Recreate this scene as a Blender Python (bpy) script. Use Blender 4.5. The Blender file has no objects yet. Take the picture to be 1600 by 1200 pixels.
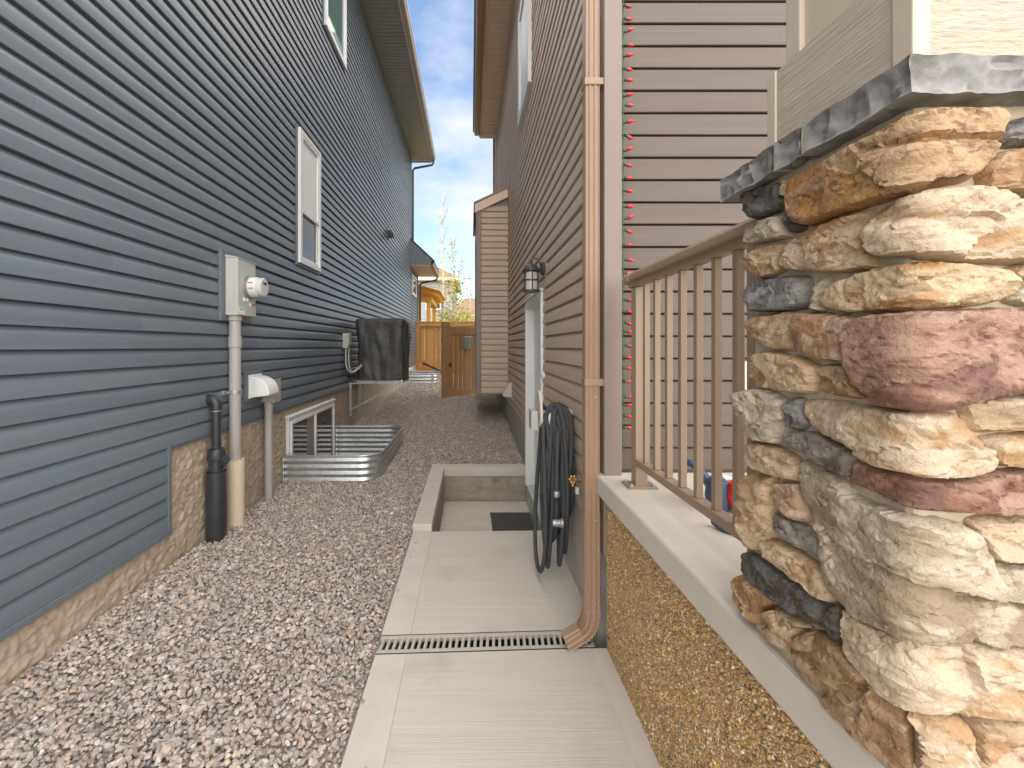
import bpy, bmesh, math, random
import numpy as np
from mathutils import Vector, Matrix, noise, geometry
random.seed(7)
rng = np.random.default_rng(7)
R = math.radians
SC = bpy.context.scene
COL = SC.collection

# ------------------------------------------------------------ camera
cam = bpy.data.cameras.new('camera')
cam.sensor_width = 36.0
cam.lens = 660 / 1600 * 36.0
cam.shift_x = (800 - 735) / 1600
cam.shift_y = -(600 - 541) / 1600
cam.clip_start = 0.05
cam.clip_end = 2000
co = bpy.data.objects.new('camera', cam)
COL.objects.link(co)
co.location = (0, 0, 1.45)
co.rotation_euler = (R(90), 0, 0)
SC.camera = co

# ------------------------------------------------------------ sky, sun, exposure
SUN_EL, SUN_AZ = 62, -10          # sun behind the camera, a little to the right
world = bpy.data.worlds.new('World')
SC.world = world
world.use_nodes = True
wn, wl = world.node_tree.nodes, world.node_tree.links
wn.clear()
out = wn.new('ShaderNodeOutputWorld')
bg = wn.new('ShaderNodeBackground')
bg.inputs['Strength'].default_value = 0.05
sky = wn.new('ShaderNodeTexSky')
sky.sky_type = 'NISHITA'
sky.sun_disc = False
sky.sun_elevation = R(SUN_EL)
sky.sun_rotation = R(180 - SUN_AZ)
sky.air_density = 1.0
sky.dust_density = 0.6
sky.ozone_density = 0.7
tc = wn.new('ShaderNodeTexCoord')
mp = wn.new('ShaderNodeMapping')
mp.inputs['Scale'].default_value = (1.0, 1.0, 2.2)
mp.inputs['Location'].default_value = (0.35, 0.1, 0.62)
nz = wn.new('ShaderNodeTexNoise')
nz.inputs['Scale'].default_value = 2.6
nz.inputs['Detail'].default_value = 9
nz.inputs['Roughness'].default_value = 0.55
cr = wn.new('ShaderNodeValToRGB')
cr.color_ramp.elements[0].position = 0.40
cr.color_ramp.elements[1].position = 0.64
mix = wn.new('ShaderNodeMix'); mix.data_type = 'RGBA'
mix.inputs[7].default_value = (3.3, 3.4, 3.5, 1)
wl.new(tc.outputs['Generated'], mp.inputs['Vector'])
wl.new(mp.outputs[0], nz.inputs['Vector'])
wl.new(nz.outputs['Fac'], cr.inputs['Fac'])
wl.new(cr.outputs['Color'], mix.inputs[0])
wl.new(sky.outputs[0], mix.inputs[6])
wl.new(mix.outputs[2], bg.inputs['Color'])
wl.new(bg.outputs[0], out.inputs['Surface'])

sl = bpy.data.lights.new('sun', 'SUN')
sl.energy = 1.5
sl.angle = R(165)
sl.color = (1.0, 0.915, 0.80)
so = bpy.data.objects.new('sun', sl)
COL.objects.link(so)
d = Vector((-math.sin(R(SUN_AZ)) * math.cos(R(SUN_EL)), math.cos(R(SUN_AZ)) * math.cos(R(SUN_EL)), -math.sin(R(SUN_EL))))
so.rotation_euler = d.to_track_quat('-Z', 'Y').to_euler()
SC.view_settings.view_transform = 'Standard'
SC.view_settings.look = 'None'
SC.view_settings.gamma = 1.0
SC.view_settings.exposure = 2.6
SC.view_settings.use_curve_mapping = False
SC.render.engine = 'CYCLES'
SC.cycles.max_bounces = 8
SC.cycles.diffuse_bounces = 5

# ------------------------------------------------------------ materials
def mat(name, col, col2=None, rough=0.6, vs=4.0, stretch=(1, 1, 1), detail=5, lo=0.35, hi=0.65,
        bump=0.0, bs=60.0, bstretch=(1, 1, 1), bdist=0.002, metal=0.0, spec=0.5, rand=0.0, objcol=False,
        col3=None, vs3=1.5, lo3=0.5, hi3=0.7, attr=None, coat=0.0):
    m = bpy.data.materials.new(name)
    m.use_nodes = True
    n, l = m.node_tree.nodes, m.node_tree.links
    b = n['Principled BSDF']
    b.inputs['Roughness'].default_value = rough
    b.inputs['Metallic'].default_value = metal
    b.inputs['Specular IOR Level'].default_value = spec
    if coat: b.inputs['Coat Weight'].default_value = coat
    tcn = n.new('ShaderNodeTexCoord')
    oi = n.new('ShaderNodeObjectInfo')
    sc = n.new('ShaderNodeVectorMath'); sc.operation = 'SCALE'
    cmb = n.new('ShaderNodeCombineXYZ')
    for k in range(3): l.new(oi.outputs['Random'], cmb.inputs[k])
    l.new(cmb.outputs[0], sc.inputs[0]); sc.inputs['Scale'].default_value = 37.0
    add = n.new('ShaderNodeVectorMath'); add.operation = 'ADD'
    l.new(tcn.outputs['Object'], add.inputs[0]); l.new(sc.outputs[0], add.inputs[1])
    def noise_fac(scale, st, det, lo_, hi_):
        mpn = n.new('ShaderNodeMapping'); mpn.inputs['Scale'].default_value = st
        l.new(add.outputs[0], mpn.inputs['Vector'])
        t = n.new('ShaderNodeTexNoise'); t.inputs['Scale'].default_value = scale; t.inputs['Detail'].default_value = det
        t.inputs['Roughness'].default_value = 0.6
        l.new(mpn.outputs[0], t.inputs['Vector'])
        r = n.new('ShaderNodeMapRange'); r.inputs['From Min'].default_value = lo_; r.inputs['From Max'].default_value = hi_
        l.new(t.outputs['Fac'], r.inputs['Value'])
        return r.outputs[0], t.outputs['Fac']
    cur = None
    if attr:
        a = n.new('ShaderNodeAttribute'); a.attribute_name = attr; cur = a.outputs['Color']
    elif objcol:
        cur = oi.outputs['Color']
    else:
        rgb = n.new('ShaderNodeRGB'); rgb.outputs[0].default_value = (*col, 1); cur = rgb.outputs[0]
    if col2:
        fac, _ = noise_fac(vs, stretch, detail, lo, hi)
        mx = n.new('ShaderNodeMix'); mx.data_type = 'RGBA'
        l.new(fac, mx.inputs[0]); l.new(cur, mx.inputs[6])
        if attr or objcol:
            mx.blend_type = 'MULTIPLY'
        mx.inputs[7].default_value = (*col2, 1)
        cur = mx.outputs[2]
    if col3:
        fac, _ = noise_fac(vs3, (1, 1, 1), 6, lo3, hi3)
        mx = n.new('ShaderNodeMix'); mx.data_type = 'RGBA'
        l.new(fac, mx.inputs[0]); l.new(cur, mx.inputs[6]); mx.inputs[7].default_value = (*col3, 1)
        cur = mx.outputs[2]
    if rand:
        hs = n.new('ShaderNodeHueSaturation')
        r = n.new('ShaderNodeMapRange'); r.inputs['To Min'].default_value = 1 - rand; r.inputs['To Max'].default_value = 1 + rand
        l.new(oi.outputs['Random'], r.inputs['Value']); l.new(r.outputs[0], hs.inputs['Value'])
        l.new(cur, hs.inputs['Color']); cur = hs.outputs[0]
    l.new(cur, b.inputs['Base Color'])
    if bump:
        _, raw = noise_fac(bs, bstretch, 8, 0, 1)
        bp = n.new('ShaderNodeBump'); bp.inputs['Strength'].default_value = bump; bp.inputs['Distance'].default_value = bdist
        l.new(raw, bp.inputs['Height']); l.new(bp.outputs[0], b.inputs['Normal'])
    return m

M = {}
M['navy_vinyl'] = mat('slate blue vinyl', (.124, .149, .176), (.140, .165, .192), rough=.36, spec=.5, vs=6, stretch=(1, .15, 3), bump=.3, bs=40, bstretch=(1, .12, 3), bdist=.003, rand=.06, col3=(.165, .182, .198), vs3=.7, lo3=.5, hi3=.85)
M['navy_trim'] = mat('slate blue trim', (.125, .146, .165), (.14, .16, .18), rough=.42)
M['taupe_vinyl'] = mat('taupe vinyl', (.525, .41, .32), (.555, .437, .343), rough=.5, spec=.25, vs=6, stretch=(1, .15, 3), bump=.22, bs=30, bstretch=(1, .12, 3), bdist=.003, rand=.05, col3=(.46, .385, .33), vs3=.9, lo3=.5, hi3=.85)
M['mauve_vinyl'] = mat('mauve brown siding', (.108, .080, .062), (.122, .091, .072), rough=.5, vs=9, stretch=(.15, 1, 3), bump=.12, bs=50, bstretch=(.2, 1, 3), bdist=.002, rand=.03, col3=(.145, .112, .092), vs3=5, lo3=.68, hi3=.86)
M['taupe_trim'] = mat('taupe trim board', (.225, .178, .145), (.245, .194, .16), rough=.45, bump=.05, bs=30)
M['brown_metal'] = mat('tan aluminium', (.305, .205, .13), (.33, .222, .143), rough=.38, vs=3, stretch=(1, 1, .3), col3=(.40, .28, .2), vs3=8, lo3=.6, hi3=.8)
M['rail_metal'] = mat('brown railing paint', (.27, .195, .135), (.295, .213, .148), rough=.38)
M['soffit_tan'] = mat('tan soffit', (.74, .56, .43), (.78, .60, .46), rough=.5)
M['soffit_grey'] = mat('grey soffit', (.27, .272, .265), (.30, .30, .29), rough=.45)
M['fascia_grey'] = mat('grey fascia', (.36, .325, .295), rough=.45)
M['dark_metal'] = mat('dark gutter metal', (.04, .037, .037), (.05, .046, .045), rough=.35)
M['white'] = mat('white paint', (.78, .78, .77), (.73, .73, .71), rough=.4, vs=2)
M['door_white'] = mat('white door paint', (.80, .795, .775), (.77, .765, .745), rough=.35, vs=2)
M['beige_white'] = mat('beige white vinyl', (.62, .56, .49), (.58, .52, .45), rough=.45)
M['parge'] = mat('tan trowelled parging', (.44, .352, .262), (.50, .405, .305), rough=.85, vs=7, bump=.5, bs=22, bstretch=(1, .6, 1), bdist=.012, col3=(.36, .265, .18), vs3=16, lo3=.5, hi3=.72)
M['concrete'] = mat('broomed concrete', (.515, .465, .395), (.565, .512, .44), rough=.85, vs=7, stretch=(.18, 7, 1), bump=.5, bs=14, bstretch=(.22, 12, 1), bdist=.003, col3=(.42, .37, .31), vs3=2.6, lo3=.55, hi3=.8)
M['concrete_smooth'] = mat('trowelled concrete', (.525, .475, .405), (.575, .522, .45), rough=.8, vs=6, bump=.3, bs=60, bdist=.001, col3=(.45, .40, .335), vs3=4, lo3=.58, hi3=.8)
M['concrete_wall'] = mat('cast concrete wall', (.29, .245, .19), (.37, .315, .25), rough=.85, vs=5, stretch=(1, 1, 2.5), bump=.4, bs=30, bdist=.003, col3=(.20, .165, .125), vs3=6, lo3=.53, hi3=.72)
M['foundation'] = mat('grey foundation', (.36, .335, .30), (.43, .40, .36), rough=.85, vs=6, bump=.5, bs=40, bdist=.003)
M['bed'] = mat('gravel bed', (.30, .262, .23), (.36, .32, .285), rough=.95, vs=60, bump=1, bs=60, bdist=.01)
M['gravel'] = mat('crushed stone', (1, 1, 1), (.72, .70, .68), rough=.8, vs=90, lo=.4, hi=.62, attr='Col', bump=.3, bs=220, bdist=.002)
M['mortar'] = mat('aggregate mortar', (.44, .32, .165), (.52, .39, .215), rough=.9, vs=60, bump=.6, bs=120, bdist=.003)
M['pebble'] = mat('pebbles', (1, 1, 1), (.75, .72, .66), rough=.42, vs=200, attr='Col')
M['column_mortar'] = mat('buff mortar', (.42, .35, .255), (.50, .43, .32), rough=.95, vs=20, bump=.8, bs=60, bdist=.006)
M['galv'] = mat('galvanised steel', (.55, .57, .57), (.68, .69, .69), rough=.34, vs=25, metal=.85)
M['grate'] = mat('grey brown grate', (.40, .365, .315), (.46, .42, .37), rough=.6, vs=20)
M['steel'] = mat('steel frame', (.36, .37, .37), (.45, .46, .46), rough=.4, metal=.7, vs=20)
M['box_grey'] = mat('grey box paint', (.43, .44, .41), (.47, .475, .45), rough=.42, vs=5, stretch=(1, 1, .3))
M['pvc_grey'] = mat('grey pvc', (.36, .335, .315), (.40, .375, .35), rough=.45, vs=4, stretch=(3, 3, .3), col3=(.30, .25, .22), vs3=5, lo3=.62, hi3=.8)
M['pvc_beige'] = mat('beige pvc', (.66, .54, .40), (.70, .58, .44), rough=.45, vs=3, stretch=(1, 1, .3))
M['pvc_black'] = mat('black pvc', (.026, .028, .033), (.036, .038, .043), rough=.38, vs=6, col3=(.09, .088, .085), vs3=25, lo3=.66, hi3=.82)
M['mat_rubber'] = mat('faded brown black rubber', (.075, .066, .056), (.10, .09, .078), rough=.8, vs=40)
M['black'] = mat('black rubber', (.02, .02, .022), (.032, .031, .031), rough=.6, vs=30)
M['hose'] = mat('charcoal hose fabric', (.035, .038, .043), (.06, .063, .068), rough=.75, vs=160, bump=.6, bs=350, bdist=.001)
M['cover'] = mat('grey cover cloth', (.045, .043, .041), (.056, .054, .051), rough=.45, vs=8, bump=.4, bs=14, bdist=.02)
M['brass'] = mat('brass', (.55, .34, .14), (.48, .24, .10), rough=.35, metal=.9, vs=30)
M['lantern'] = mat('dark lantern metal', (.042, .042, .043), (.055, .054, .053), rough=.45)
M['red'] = mat('red plastic', (.55, .006, .008), rough=.3, coat=.4)
M['green'] = mat('green plastic', (.012, .10, .05), rough=.4)
M['navy'] = mat('navy plastic', (.03, .07, .13), (.045, .09, .15), rough=.35, vs=8)
M['gate_wood'] = mat('brown fence wood', (.37, .205, .085), (.43, .245, .105), rough=.6, vs=8, stretch=(4, 4, .3), bump=.2, bs=30, bstretch=(4, 4, .2), rand=.08)
M['fence_wood'] = mat('orange fence wood', (.60, .29, .08), (.68, .35, .11), rough=.6, vs=8, stretch=(4, 4, .3), bump=.2, bs=30, bstretch=(4, 4, .2), rand=.12)
M['pergola_wood'] = mat('golden pergola wood', (.78, .40, .07), (.82, .46, .10), rough=.55, vs=6, rand=.06)
M['beige_board'] = mat('beige wood grain board', (.44, .375, .29), (.49, .42, .33), rough=.6, vs=6, stretch=(1, .3, 6), bump=1.0, bs=16, bstretch=(2.2, .55, 9), bdist=.007)
M['beige_trim'] = mat('beige trim', (.50, .43, .34), (.53, .46, .37), rough=.55, vs=6, bump=.35, bs=30, bstretch=(1, 1, .12), bdist=.003)
M['cap'] = mat('grey cap stone', (.20, .192, .187), (.275, .265, .257), rough=.7, vs=30, lo=.4, hi=.62, bump=.8, bs=70, bdist=.003, col3=(.15, .143, .138), vs3=26, lo3=.5, hi3=.72)
M['shingle'] = mat('brown shingles', (.17, .11, .065), (.24, .16, .10), rough=.9, vs=30)
M['shingle_dark'] = mat('dark shingles', (.05, .05, .05), (.07, .07, .068), rough=.85, vs=30, bump=.4, bs=60)
M['grey_house'] = mat('pale grey siding', (.32, .34, .34), (.36, .38, .38), rough=.6)
M['tan_house'] = mat('tan siding', (.55, .47, .36), rough=.6)
M['bark'] = mat('white birch bark', (.66, .60, .50), (.48, .42, .34), rough=.8, vs=9, stretch=(1, 1, 3))
M['twig'] = mat('twig bark', (.30, .22, .14), rough=.8)
M['leaf'] = mat('spring leaves', (.30, .29, .05), (.44, .40, .085), rough=.6, vs=3)
M['ground'] = mat('grassy soil', (.10, .105, .04), (.15, .12, .07), rough=.95, vs=2)
M['rust_leaf'] = mat('dry leaf', (.42, .20, .08), rough=.7)
M['sticker_red'] = mat('red sticker', (.6, .06, .05), rough=.5)
M['sticker_teal'] = mat('teal sticker', (.10, .42, .36), rough=.5)
M['clear'] = mat('clear plastic', (.62, .63, .60), rough=.15, coat=.5)

def glass(name, col, rough=.04, spec=.45):
    m = mat(name, col, rough=rough, spec=spec)
    pass
    return m
M['glass_dark'] = glass('dark window glass', (.075, .06, .05))
M['glass_frost'] = glass('seeded lantern glass', (.52, .50, .46), rough=.2)
M['glass_green'] = glass('green window glass', (.10, .17, .15))
M['white_pane'] = mat('white pane with painted reflection', (.80, .80, .78), rough=.35)  # white sky reflection of a window pane, put into a matte colour

def stone_mat(name, cols, rough=.72):
    """rock-faced cultured stone: three colours broken by noise at two scales, plus pits"""
    cols = [(c[0] * .85, c[1] * .80, c[2] * .72) if c[0] - c[2] > .09 else tuple(v * .86 for v in c) for c in cols]
    m = bpy.data.materials.new(name); m.use_nodes = True
    n, l = m.node_tree.nodes, m.node_tree.links
    b = n['Principled BSDF']; b.inputs['Roughness'].default_value = rough; b.inputs['Specular IOR Level'].default_value = .25
    tcn = n.new('ShaderNodeTexCoord'); oi = n.new('ShaderNodeObjectInfo')
    sc = n.new('ShaderNodeVectorMath'); sc.operation = 'SCALE'; sc.inputs['Scale'].default_value = 53
    cmb = n.new('ShaderNodeCombineXYZ')
    for k in range(3): l.new(oi.outputs['Random'], cmb.inputs[k])
    l.new(cmb.outputs[0], sc.inputs[0])
    add = n.new('ShaderNodeVectorMath'); add.operation = 'ADD'
    l.new(tcn.outputs['Object'], add.inputs[0]); l.new(sc.outputs[0], add.inputs[1])
    def nz(scale, st=(1, 1, 1), det=6, rg=.6, dist=.6):
        mpn = n.new('ShaderNodeMapping'); mpn.inputs['Scale'].default_value = st
        l.new(add.outputs[0], mpn.inputs['Vector'])
        t = n.new('ShaderNodeTexNoise'); t.inputs['Scale'].default_value = scale; t.inputs['Detail'].default_value = det
        t.inputs['Roughness'].default_value = rg; t.inputs['Distortion'].default_value = dist
        l.new(mpn.outputs[0], t.inputs['Vector']); return t.outputs['Fac']
    def rng_(f, a, c):
        r = n.new('ShaderNodeMapRange'); r.inputs['From Min'].default_value = a; r.inputs['From Max'].default_value = c
        l.new(f, r.inputs['Value']); return r.outputs[0]
    def mx(f, a, c, mode='MIX'):
        x = n.new('ShaderNodeMix'); x.data_type = 'RGBA'; x.blend_type = mode
        l.new(f, x.inputs[0])
        for s, v in ((6, a), (7, c)):
            if isinstance(v, tuple): x.inputs[s].default_value = (*v, 1)
            else: l.new(v, x.inputs[s])
        return x.outputs[2]
    c = mx(rng_(nz(9, (1, 1, 1.6)), .44, .58), cols[0], cols[1])
    c = mx(rng_(nz(6.5, (1, 1, 2.4), dist=1.4), .53, .63), c, cols[2])
    tn = n.new('ShaderNodeAttribute'); tn.attribute_name = 'Tone'
    ta = n.new('ShaderNodeMath'); ta.operation = 'MULTIPLY_ADD'; ta.inputs[1].default_value = .35; l.new(nz(18), ta.inputs[0]); l.new(tn.outputs['Fac'], ta.inputs[2])
    c = mx(rng_(ta.outputs[0], .72, .86), c, cols[1])
    c = mx(rng_(ta.outputs[0], .42, .28), c, cols[2])
    c = mx(rng_(nz(34, (1, 1, 2.2)), .52, .68), c, cols[3])
    at = n.new('ShaderNodeAttribute'); at.attribute_name = 'Edge'
    c = mx(at.outputs['Fac'], c, cols[4])
    l.new(c, b.inputs['Base Color'])
    ad = n.new('ShaderNodeMath'); ad.operation = 'MULTIPLY_ADD'
    l.new(nz(45, (1, 1, 2)), ad.inputs[0]); ad.inputs[1].default_value = .7; l.new(nz(140), ad.inputs[2])
    bp = n.new('ShaderNodeBump'); bp.inputs['Strength'].default_value = .75; bp.inputs['Distance'].default_value = .006
    l.new(ad.outputs[0], bp.inputs['Height']); l.new(bp.outputs[0], b.inputs['Normal'])
    return m
# base, light, streak, fine pits, worn edges
SM = {
 'tan': stone_mat('tan stone', [(.47, .345, .235), (.58, .465, .355), (.42, .265, .15), (.33, .22, .135), (.55, .42, .29)]),
 'cream': stone_mat('cream stone', [(.53, .42, .305), (.62, .53, .425), (.50, .325, .185), (.43, .31, .21), (.64, .52, .38)]),
 'amber': stone_mat('amber brown stone', [(.34, .215, .125), (.52, .375, .24), (.40, .215, .075), (.20, .12, .075), (.48, .32, .16)]),
 'ochre': stone_mat('ochre stone', [(.50, .35, .21), (.62, .50, .365), (.44, .255, .115), (.34, .22, .125), (.58, .43, .27)]),
 'brown': stone_mat('brown stone', [(.36, .245, .15), (.44, .33, .22), (.30, .19, .10), (.25, .165, .10), (.47, .34, .20)]),
 'pink': stone_mat('pinkish stone', [(.44, .315, .225), (.55, .43, .33), (.38, .22, .14), (.35, .23, .16), (.55, .44, .32)]),
 'red': stone_mat('red brown stone', [(.31, .165, .135), (.42, .275, .225), (.205, .115, .098), (.22, .125, .105), (.45, .31, .25)]),
 'sage': stone_mat('grey buff stone', [(.43, .365, .285), (.54, .485, .405), (.36, .295, .215), (.30, .245, .18), (.58, .52, .43)]),
 'grey': stone_mat('mid grey stone', [(.185, .17, .16), (.28, .265, .25), (.13, .12, .115), (.10, .095, .09), (.33, .305, .27)]),
 'slate': stone_mat('slate grey stone', [(.21, .18, .16), (.32, .285, .25), (.17, .14, .12), (.12, .10, .09), (.42, .37, .30)]),
 'charcoal': stone_mat('charcoal stone', [(.085, .076, .07), (.145, .132, .12), (.12, .09, .065), (.05, .046, .044), (.20, .18, .155)]),
 'palegrey': stone_mat('pale grey stone', [(.40, .345, .28), (.52, .47, .40), (.35, .27, .185), (.29, .24, .185), (.54, .48, .38)]),
}

# ------------------------------------------------------------ helpers
def tag(o, label=None, cat=None, group=None, kind=None):
    if label: o['label'] = label
    if cat: o['category'] = cat
    if group: o['group'] = group
    if kind: o['kind'] = kind
    return o

def thing(name, loc, label, cat, group=None, rz=0):
    o = bpy.data.objects.new(name, None); COL.objects.link(o)
    o.empty_display_size = .1
    o.location = loc; o.rotation_euler = (0, 0, rz)
    return tag(o, label, cat, group)

def wloc(o):
    v = Vector((0, 0, 0))
    while o is not None:
        v += o.location; o = o.parent
    return v

class MB:
    def __init__(s): s.v, s.f = [], []
    def add(s, vs, fs):
        b = len(s.v); s.v += [tuple(p) for p in vs]; s.f += [tuple(i + b for i in q) for q in fs]; return s
    def box(s, x0, x1, y0, y1, z0, z1):
        return s.add([(x0, y0, z0), (x1, y0, z0), (x1, y1, z0), (x0, y1, z0), (x0, y0, z1), (x1, y0, z1), (x1, y1, z1), (x0, y1, z1)],
              [(0, 3, 2, 1), (4, 5, 6, 7), (0, 1, 5, 4), (1, 2, 6, 5), (2, 3, 7, 6), (3, 0, 4, 7)])
    def prism(s, pts, axis, a, b, cuts=1):
        """closed 2-D outline swept along x, y or z from a to b"""
        n = len(pts); vs = []
        for k in range(cuts + 1):
            t = a + (b - a) * k / cuts
            for p, q in pts:
                vs.append((t, p, q) if axis == 'x' else (p, t, q) if axis == 'y' else (p, q, t))
        fs = []
        for k in range(cuts):
            for i in range(n):
                j = (i + 1) % n
                fs.append((k * n + i, k * n + j, (k + 1) * n + j, (k + 1) * n + i))
        fs.append(tuple(range(n - 1, -1, -1))); fs.append(tuple(cuts * n + i for i in range(n)))
        return s.add(vs, fs)
    def tube(s, path, r, n=12, cap=True, rx=None, closed=False):
        P = [Vector(p) for p in path]; N = len(P)
        rs = r if isinstance(r, (list, tuple)) else [r] * N
        up = None; vs = []
        for i in range(N):
            a = P[i - 1] if (i > 0 or closed) else P[i]; c = P[(i + 1) % N] if (i < N - 1 or closed) else P[i]
            t = (c - a).normalized() if (c - a).length > 1e-9 else Vector((0, 0, 1))
            if up is None:
                up = Vector((0, 0, 1)) if abs(t.z) < .9 else Vector((0, 1, 0))
            e1 = (up - t * up.dot(t)).normalized(); e2 = t.cross(e1); up = e1
            for k in range(n):
                an = 2 * math.pi * k / n
                vs.append(P[i] + e1 * math.cos(an) * rs[i] + e2 * math.sin(an) * rs[i] * (rx or 1))
        fs = []
        for i in range(N if closed else N - 1):
            j = (i + 1) % N
            for k in range(n):
                m = (k + 1) % n
                fs.append((i * n + k, i * n + m, j * n + m, j * n + k))
        if cap and not closed:
            fs.append(tuple(range(n - 1, -1, -1))); fs.append(tuple((N - 1) * n + k for k in range(n)))
        return s.add(vs, fs)
    def lathe(s, prof, c=(0, 0, 0), axis='z', n=24):
        """prof: (radius, along) pairs"""
        vs = []
        for r, h in prof:
            for k in range(n):
                a = 2 * math.pi * k / n; p, q = r * math.cos(a), r * math.sin(a)
                v = (p, q, h) if axis == 'z' else (h, p, q) if axis == 'x' else (p, h, q)
                vs.append((c[0] + v[0], c[1] + v[1], c[2] + v[2]))
        fs = []
        for i in range(len(prof) - 1):
            for k in range(n):
                m = (k + 1) % n
                fs.append((i * n + k, i * n + m, (i + 1) * n + m, (i + 1) * n + k))
        fs.append(tuple(range(n - 1, -1, -1))); fs.append(tuple((len(prof) - 1) * n + k for k in range(n)))
        return s.add(vs, fs)
    def build(s, name, m, parent=None, smooth=None, bevel=0, label=None, kind=None, local=False, group=None, cat=None):
        me = bpy.data.meshes.new(name)
        off = Vector((0, 0, 0)) if (local or parent is None) else wloc(parent)
        me.from_pydata([tuple(Vector(p) - off) for p in s.v], [], s.f)
        bm = bmesh.new(); bm.from_mesh(me); bmesh.ops.recalc_face_normals(bm, faces=bm.faces); bm.to_mesh(me); bm.free()
        me.materials.append(m)
        o = bpy.data.objects.new(name, me); COL.objects.link(o)
        if parent is not None: o.parent = parent
        if smooth is not None:
            me.polygons.foreach_set('use_smooth', [True] * len(me.polygons))
            try: me.set_sharp_from_angle(angle=R(smooth))
            except Exception: pass
        if bevel:
            bv = o.modifiers.new('edge', 'BEVEL'); bv.width = bevel; bv.segments = 2; bv.limit_method = 'ANGLE'; bv.angle_limit = R(40)
        return tag(o, label, cat, group, kind)

def box(name, m, parent, x0, x1, y0, y1, z0, z1, bevel=.003, **k):
    return MB().box(x0, x1, y0, y1, z0, z1).build(name, m, parent, bevel=bevel, **k)

def np_mesh(name, V, F, m, parent=None, smooth=False, cols=None, kind=None):
    me = bpy.data.meshes.new(name)
    nv, nf = len(V), len(F); k = F.shape[1]
    me.vertices.add(nv); me.vertices.foreach_set('co', V.astype(np.float32).ravel())
    me.loops.add(nf * k); me.loops.foreach_set('vertex_index', F.astype(np.int32).ravel())
    me.polygons.add(nf); me.polygons.foreach_set('loop_start', np.arange(0, nf * k, k, dtype=np.int32))
    me.update(calc_edges=True); me.validate()
    me.polygons.foreach_set('use_smooth', np.full(len(me.polygons), smooth))
    if cols is not None:
        ca = me.color_attributes.new('Col', 'FLOAT_COLOR', 'POINT')
        ca.data.foreach_set('color', np.hstack([cols, np.ones((nv, 1))]).astype(np.float32).ravel())
    me.materials.append(m)
    o = bpy.data.objects.new(name, me); COL.objects.link(o)
    if parent is not None: o.parent = parent
    return tag(o, kind=kind)

def plain(name, me, parent, loc, rot=(0, 0, 0)):
    o = bpy.data.objects.new(name, me); COL.objects.link(o); o.parent = parent
    o.location = loc; o.rotation_euler = rot
    return o

def slope(y):            # the gravel rises gently towards the back
    return np.maximum(0.0, .04 * (np.asarray(y, float) - 4.2))

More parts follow.
